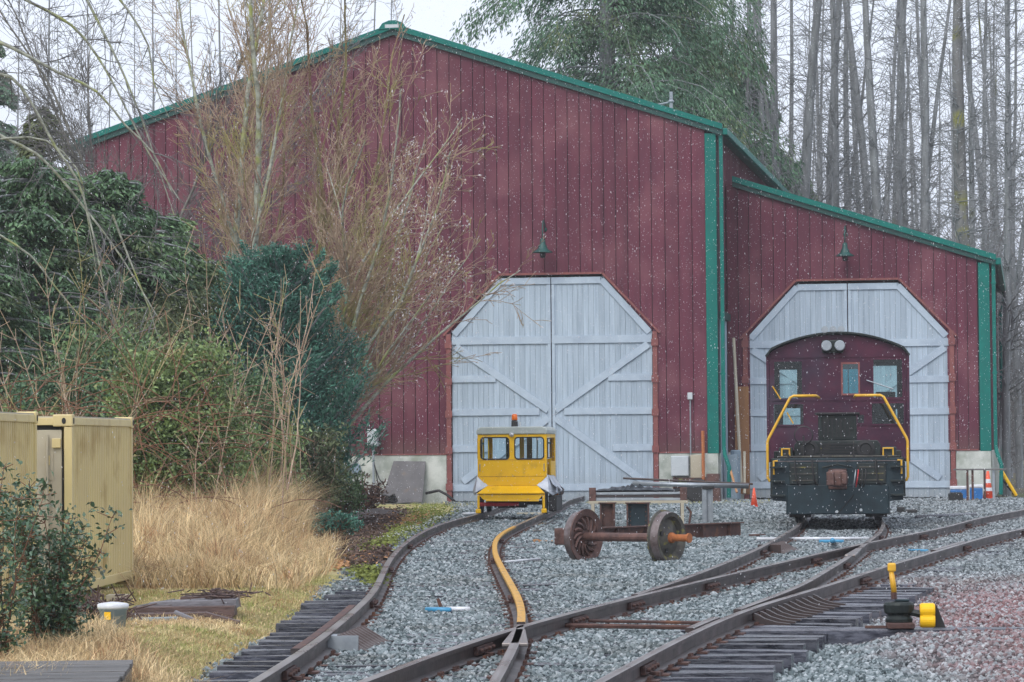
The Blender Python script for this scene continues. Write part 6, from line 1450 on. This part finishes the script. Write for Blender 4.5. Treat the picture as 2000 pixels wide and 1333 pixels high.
tw = []
for k in range(95):
    d = rng.uniform(46, 60); px = rng.uniform(-20, 600); x = (px - 1000) / FPX * d; a = np.array([x, d, rng.uniform(-.2, 1.2)]); dr = unit(np.array([rng.normal() * .22, rng.normal() * .2, 1.]))
    L = rng.uniform(1.5, 4.2); n = 8; r0 = rng.uniform(.007, .016)
    for i in range(n):
        dr = unit(dr + rng.normal(size=3) * .08); b = a + dr * L / n; tw.append((a, b, r0 * (1 - i / n * .6), r0 * (1 - (i + 1) / n * .6)))
        if i > 1:
            for _ in range(2): e = unit(dr + rng.normal(size=3) * .6); tw.append((b, b + e * rng.uniform(.15, .6), .006, .005))
        a = b
tag(link('bare_saplings', segs_mesh('bare_saplings', tw, M['twig'], 3)), 'thin upright tan saplings and dead stems mixed into the left plant bank', 'saplings', kind='stuff')
# --- multi stemmed bare trees in front of the shed
PW = dict(seg=(.5, .32, .22, .2), wig=(.045, .10, .16, .2), up=(.015, .06, .05, .03), rate=(3.6, 4.2, 4.0), start=(.20, .12, .1), ang=(.50, .55, .6), ratio=(.26, .42, .5), rr=(.36, .5, .7), rmin=.0058)
def pxstem(bx, by, tx, ty, d, r, dd=0):
    a = DP(bx, by, d); b = DP(tx, ty, d + dd); return (a, b - a, float(np.linalg.norm(b - a)), r)
D1 = 68
bare_tree('bare_tree', (0, 0, 0), [pxstem(*q) for q in ((470, 960, 395, -120, D1, .115, 1), (480, 960, 470, -140, D1, .125, -1), (490, 960, 520, -130, D1, .08, 1), (500, 960, 585, -90, D1, .075, 0), (465, 960, 300, -80, D1, .07, -1))], PW, M['bark_moss'], M['twig'],
          'tall clump of upright bare grey stems with moss before the left gable', 'tree')
PW2 = dict(PW); PW2['rate'] = (4.0, 4.2, 3.8); PW2['wig'] = (.07, .12, .17, .2); PW2['ang'] = (.55, .6, .7); PW2['up'] = (.02, .05, .04, .02)
bare_tree('bare_tree', (0, 0, 0), [pxstem(*q) for q in ((555, 950, 560, -60, 70, .08, 0), (560, 950, 640, -70, 70, .075, 1), (565, 950, 700, -20, 70, .07, 0), (550, 950, 500, 60, 70, .05, -1), (570, 950, 760, 120, 70, .055, 0))], PW2, M['bark_yellow'], M['twig'],
          'yellowish many stemmed bare willow before the middle of the red gable', 'tree')
PG = dict(PW); PG['wig'] = (.06, .12, .17, .2); PG['rate'] = (4.5, 4.4, 4.0)
bare_tree('bare_tree', (0, 0, 0), [pxstem(*q) for q in ((300, 960, 190, -120, 74, .07, 0), (310, 960, 270, -120, 74, .06, 0), (320, 960, 350, -120, 74, .07, 0), (330, 960, 430, -80, 74, .06, 0), (320, 960, 120, 20, 74, .05, 0))], PG, M['bark'], M['twig_grey'],
          'grey bare tree behind the left evergreens reaching above the low end of the gable', 'tree')
PW3 = dict(PW); PW3['wig'] = (.085, .12, .17, .2); PW3['rate'] = (4.4, 4.4, 3.8); PW3['rr'] = (.42, .55, .6); PW3['ratio'] = (.34, .42, .5); PW3['ang'] = (.5, .6, .7); PW3['up'] = (.03, .07, .05, .02); PW3['rmin'] = .0062
r3, tips3, sg3 = bare_tree('pussy_willow', (0, 0, 0), [pxstem(*q) for q in ((590, 940, 900, 300, 64, .06, 0), (590, 930, 930, 440, 64, .055, 1), (590, 940, 850, 560, 64, .05, -1), (585, 940, 820, 180, 64, .06, 0), (580, 940, 740, 250, 64, .055, 0), (600, 930, 900, 370, 65, .05, 1), (600, 900, 960, 330, 65, .045, 0), (590, 900, 950, 500, 65, .045, 0), (600, 880, 860, 640, 64, .035, 0), (600, 900, 955, 370, 66, .045, 0), (600, 890, 930, 450, 65, .04, 0), (600, 890, 850, 600, 65, .035, 0), (580, 930, 690, 150, 65, .05, 0), (585, 930, 800, 300, 66, .05, 0), (600, 920, 780, 560, 64, .04, 0))], PW3, M['bark_moss'], M['twig'],
          'bare willow leaning right over the red wall with silver catkins on its tips', 'tree')
tp = np.array([t[0] for t in tips3]); td = np.array([t[1] for t in tips3]); rr_ = rng.permutation(len(tp)); xr_ = (tp[rr_, 0] > (770 - 1000) / FPX * 64) & (rng.random(len(rr_)) < .45)
cc = tp[rr_][xr_]; dd_ = td[rr_][xr_]; print('catkins', len(cc))
link('catkins', leaves_mesh('catkins', cc, dd_, rng.uniform(.05, .10, len(cc)), np.full(len(cc), .028), M['catkin'], fold=.5), r3)['kind'] = 'stuff'
# arching lichen covered branches from the left edge
def arching(segs, tips):
    paths = [([(-60, 60), (20, 92), (110, 140), (190, 180), (245, 245), (300, 300), (335, 375)], .055), ([(-30, -40), (60, 5), (140, 50), (190, 110), (235, 190), (285, 290), (350, 390)], .05), ([(150, -40), (190, 40), (230, 120), (270, 215), (300, 300), (340, 420)], .045),
             ([(-60, 140), (20, 150), (60, 200), (110, 290), (150, 350), (180, 450), (210, 600)], .05), ([(-60, 230), (10, 270), (70, 300), (120, 350), (160, 400), (235, 500), (320, 640)], .05), ([(-60, 420), (0, 460), (60, 500), (100, 550), (140, 600), (220, 680)], .04),
             ([(220, 420), (250, 500), (290, 600), (315, 680)], .032), ([(-60, 280), (20, 270), (90, 275), (150, 330), (170, 420), (190, 540)], .035), ([(200, -40), (250, 20), (290, 90), (300, 160), (330, 230)], .04)]
    for k, (pp_, r) in enumerate(paths):
        d0 = 52 + (k % 3) * 1.5; P_ = catmull([tuple(DP(x, y, d0 + .15 * i)) for i, (x, y) in enumerate(pp_)], .25)
        n = len(P_) - 1
        for i in range(n):
            r0 = .62 * r * (1 - .7 * i / n); segs[0].append((P_[i], P_[i + 1], r0, .62 * r * (1 - .7 * (i + 1) / n)))
            d = unit(P_[i + 1] - P_[i])
            if rng.random() < .75:
                h = rng.normal(size=3); h[2] -= .2; cd = unit(d * .7 + unit(h) * .8); grow(segs, tips, P_[i], cd, rng.uniform(.4, 1.7), .013, 1, PL)
PL = dict(seg=(.5, .16, .12, .1), wig=(.05, .12, .18, .2), up=(0, -.05, -.05, 0), rate=(1, 3.4, 3), start=(0, .1, .1), ang=(.5, .7, .7), ratio=(.4, .4, .4), rr=(.4, .6, .6), rmin=.0045)
bare_tree('mossy_tree', (0, 0, 0), [], PL, M['bark_moss'], M['twig_grey'], 'pale lichen covered branches arching in from the upper left edge', 'tree', extra=arching)

# ================================================================== WET SNOW IN THE AIR
N = 56000; d = (rng.uniform(27 ** 3, 86 ** 3, N)) ** (1 / 3); x = rng.uniform(-.19, .19, N) * d; z = rng.uniform(-.05, .165, N) * d + 1.0
k = (z > 0) & ((d < 72) | True); d, x, z = d[k], x[k], z[k]; N = len(d)
O_ = np.array([(1, 0, 0), (-1, 0, 0), (0, 1, 0), (0, -1, 0), (0, 0, 1.), (0, 0, -1.)]); s = rng.uniform(.0017, .0046, N)[:, None, None] * np.array([1, 1, 2.6]); 
tl = rng.normal(size=(N, 1, 2)) * .15
OV = np.repeat(O_[None], N, 0) * s; OV[:, :, :2] += OV[:, :, 2:3] * tl; V = OV + np.stack([x, d, z], 1)[:, None, :]
I = (np.arange(N) * 6)[:, None]; F = np.concatenate([I + np.array([f]) for f in ((0, 2, 4), (2, 1, 4), (1, 3, 4), (3, 0, 4), (2, 0, 5), (1, 2, 5), (3, 1, 5), (0, 3, 5))])
tag(link('falling_snow', npmesh('falling_snow', V.reshape(-1, 3), F, M['snow'])), 'light wet snow falling in front of the sheds', 'snow', kind='stuff')

# ================================================================== HAZE
hm = bpy.data.materials.new('haze_air'); hm.use_nodes = True; nt = hm.node_tree; nt.nodes.clear()
pv = nt.nodes.new('ShaderNodeVolumePrincipled'); pv.inputs['Color'].default_value = (.93, .95, 1, 1); pv.inputs['Density'].default_value = .0004; pv.inputs['Anisotropy'].default_value = .0
ot = nt.nodes.new('ShaderNodeOutputMaterial'); nt.links.new(pv.outputs[0], ot.inputs['Volume'])
tag(MB().box(-1650, 1650, -420, 2350, -1.3, 33).build('haze', hm), kind='stuff')
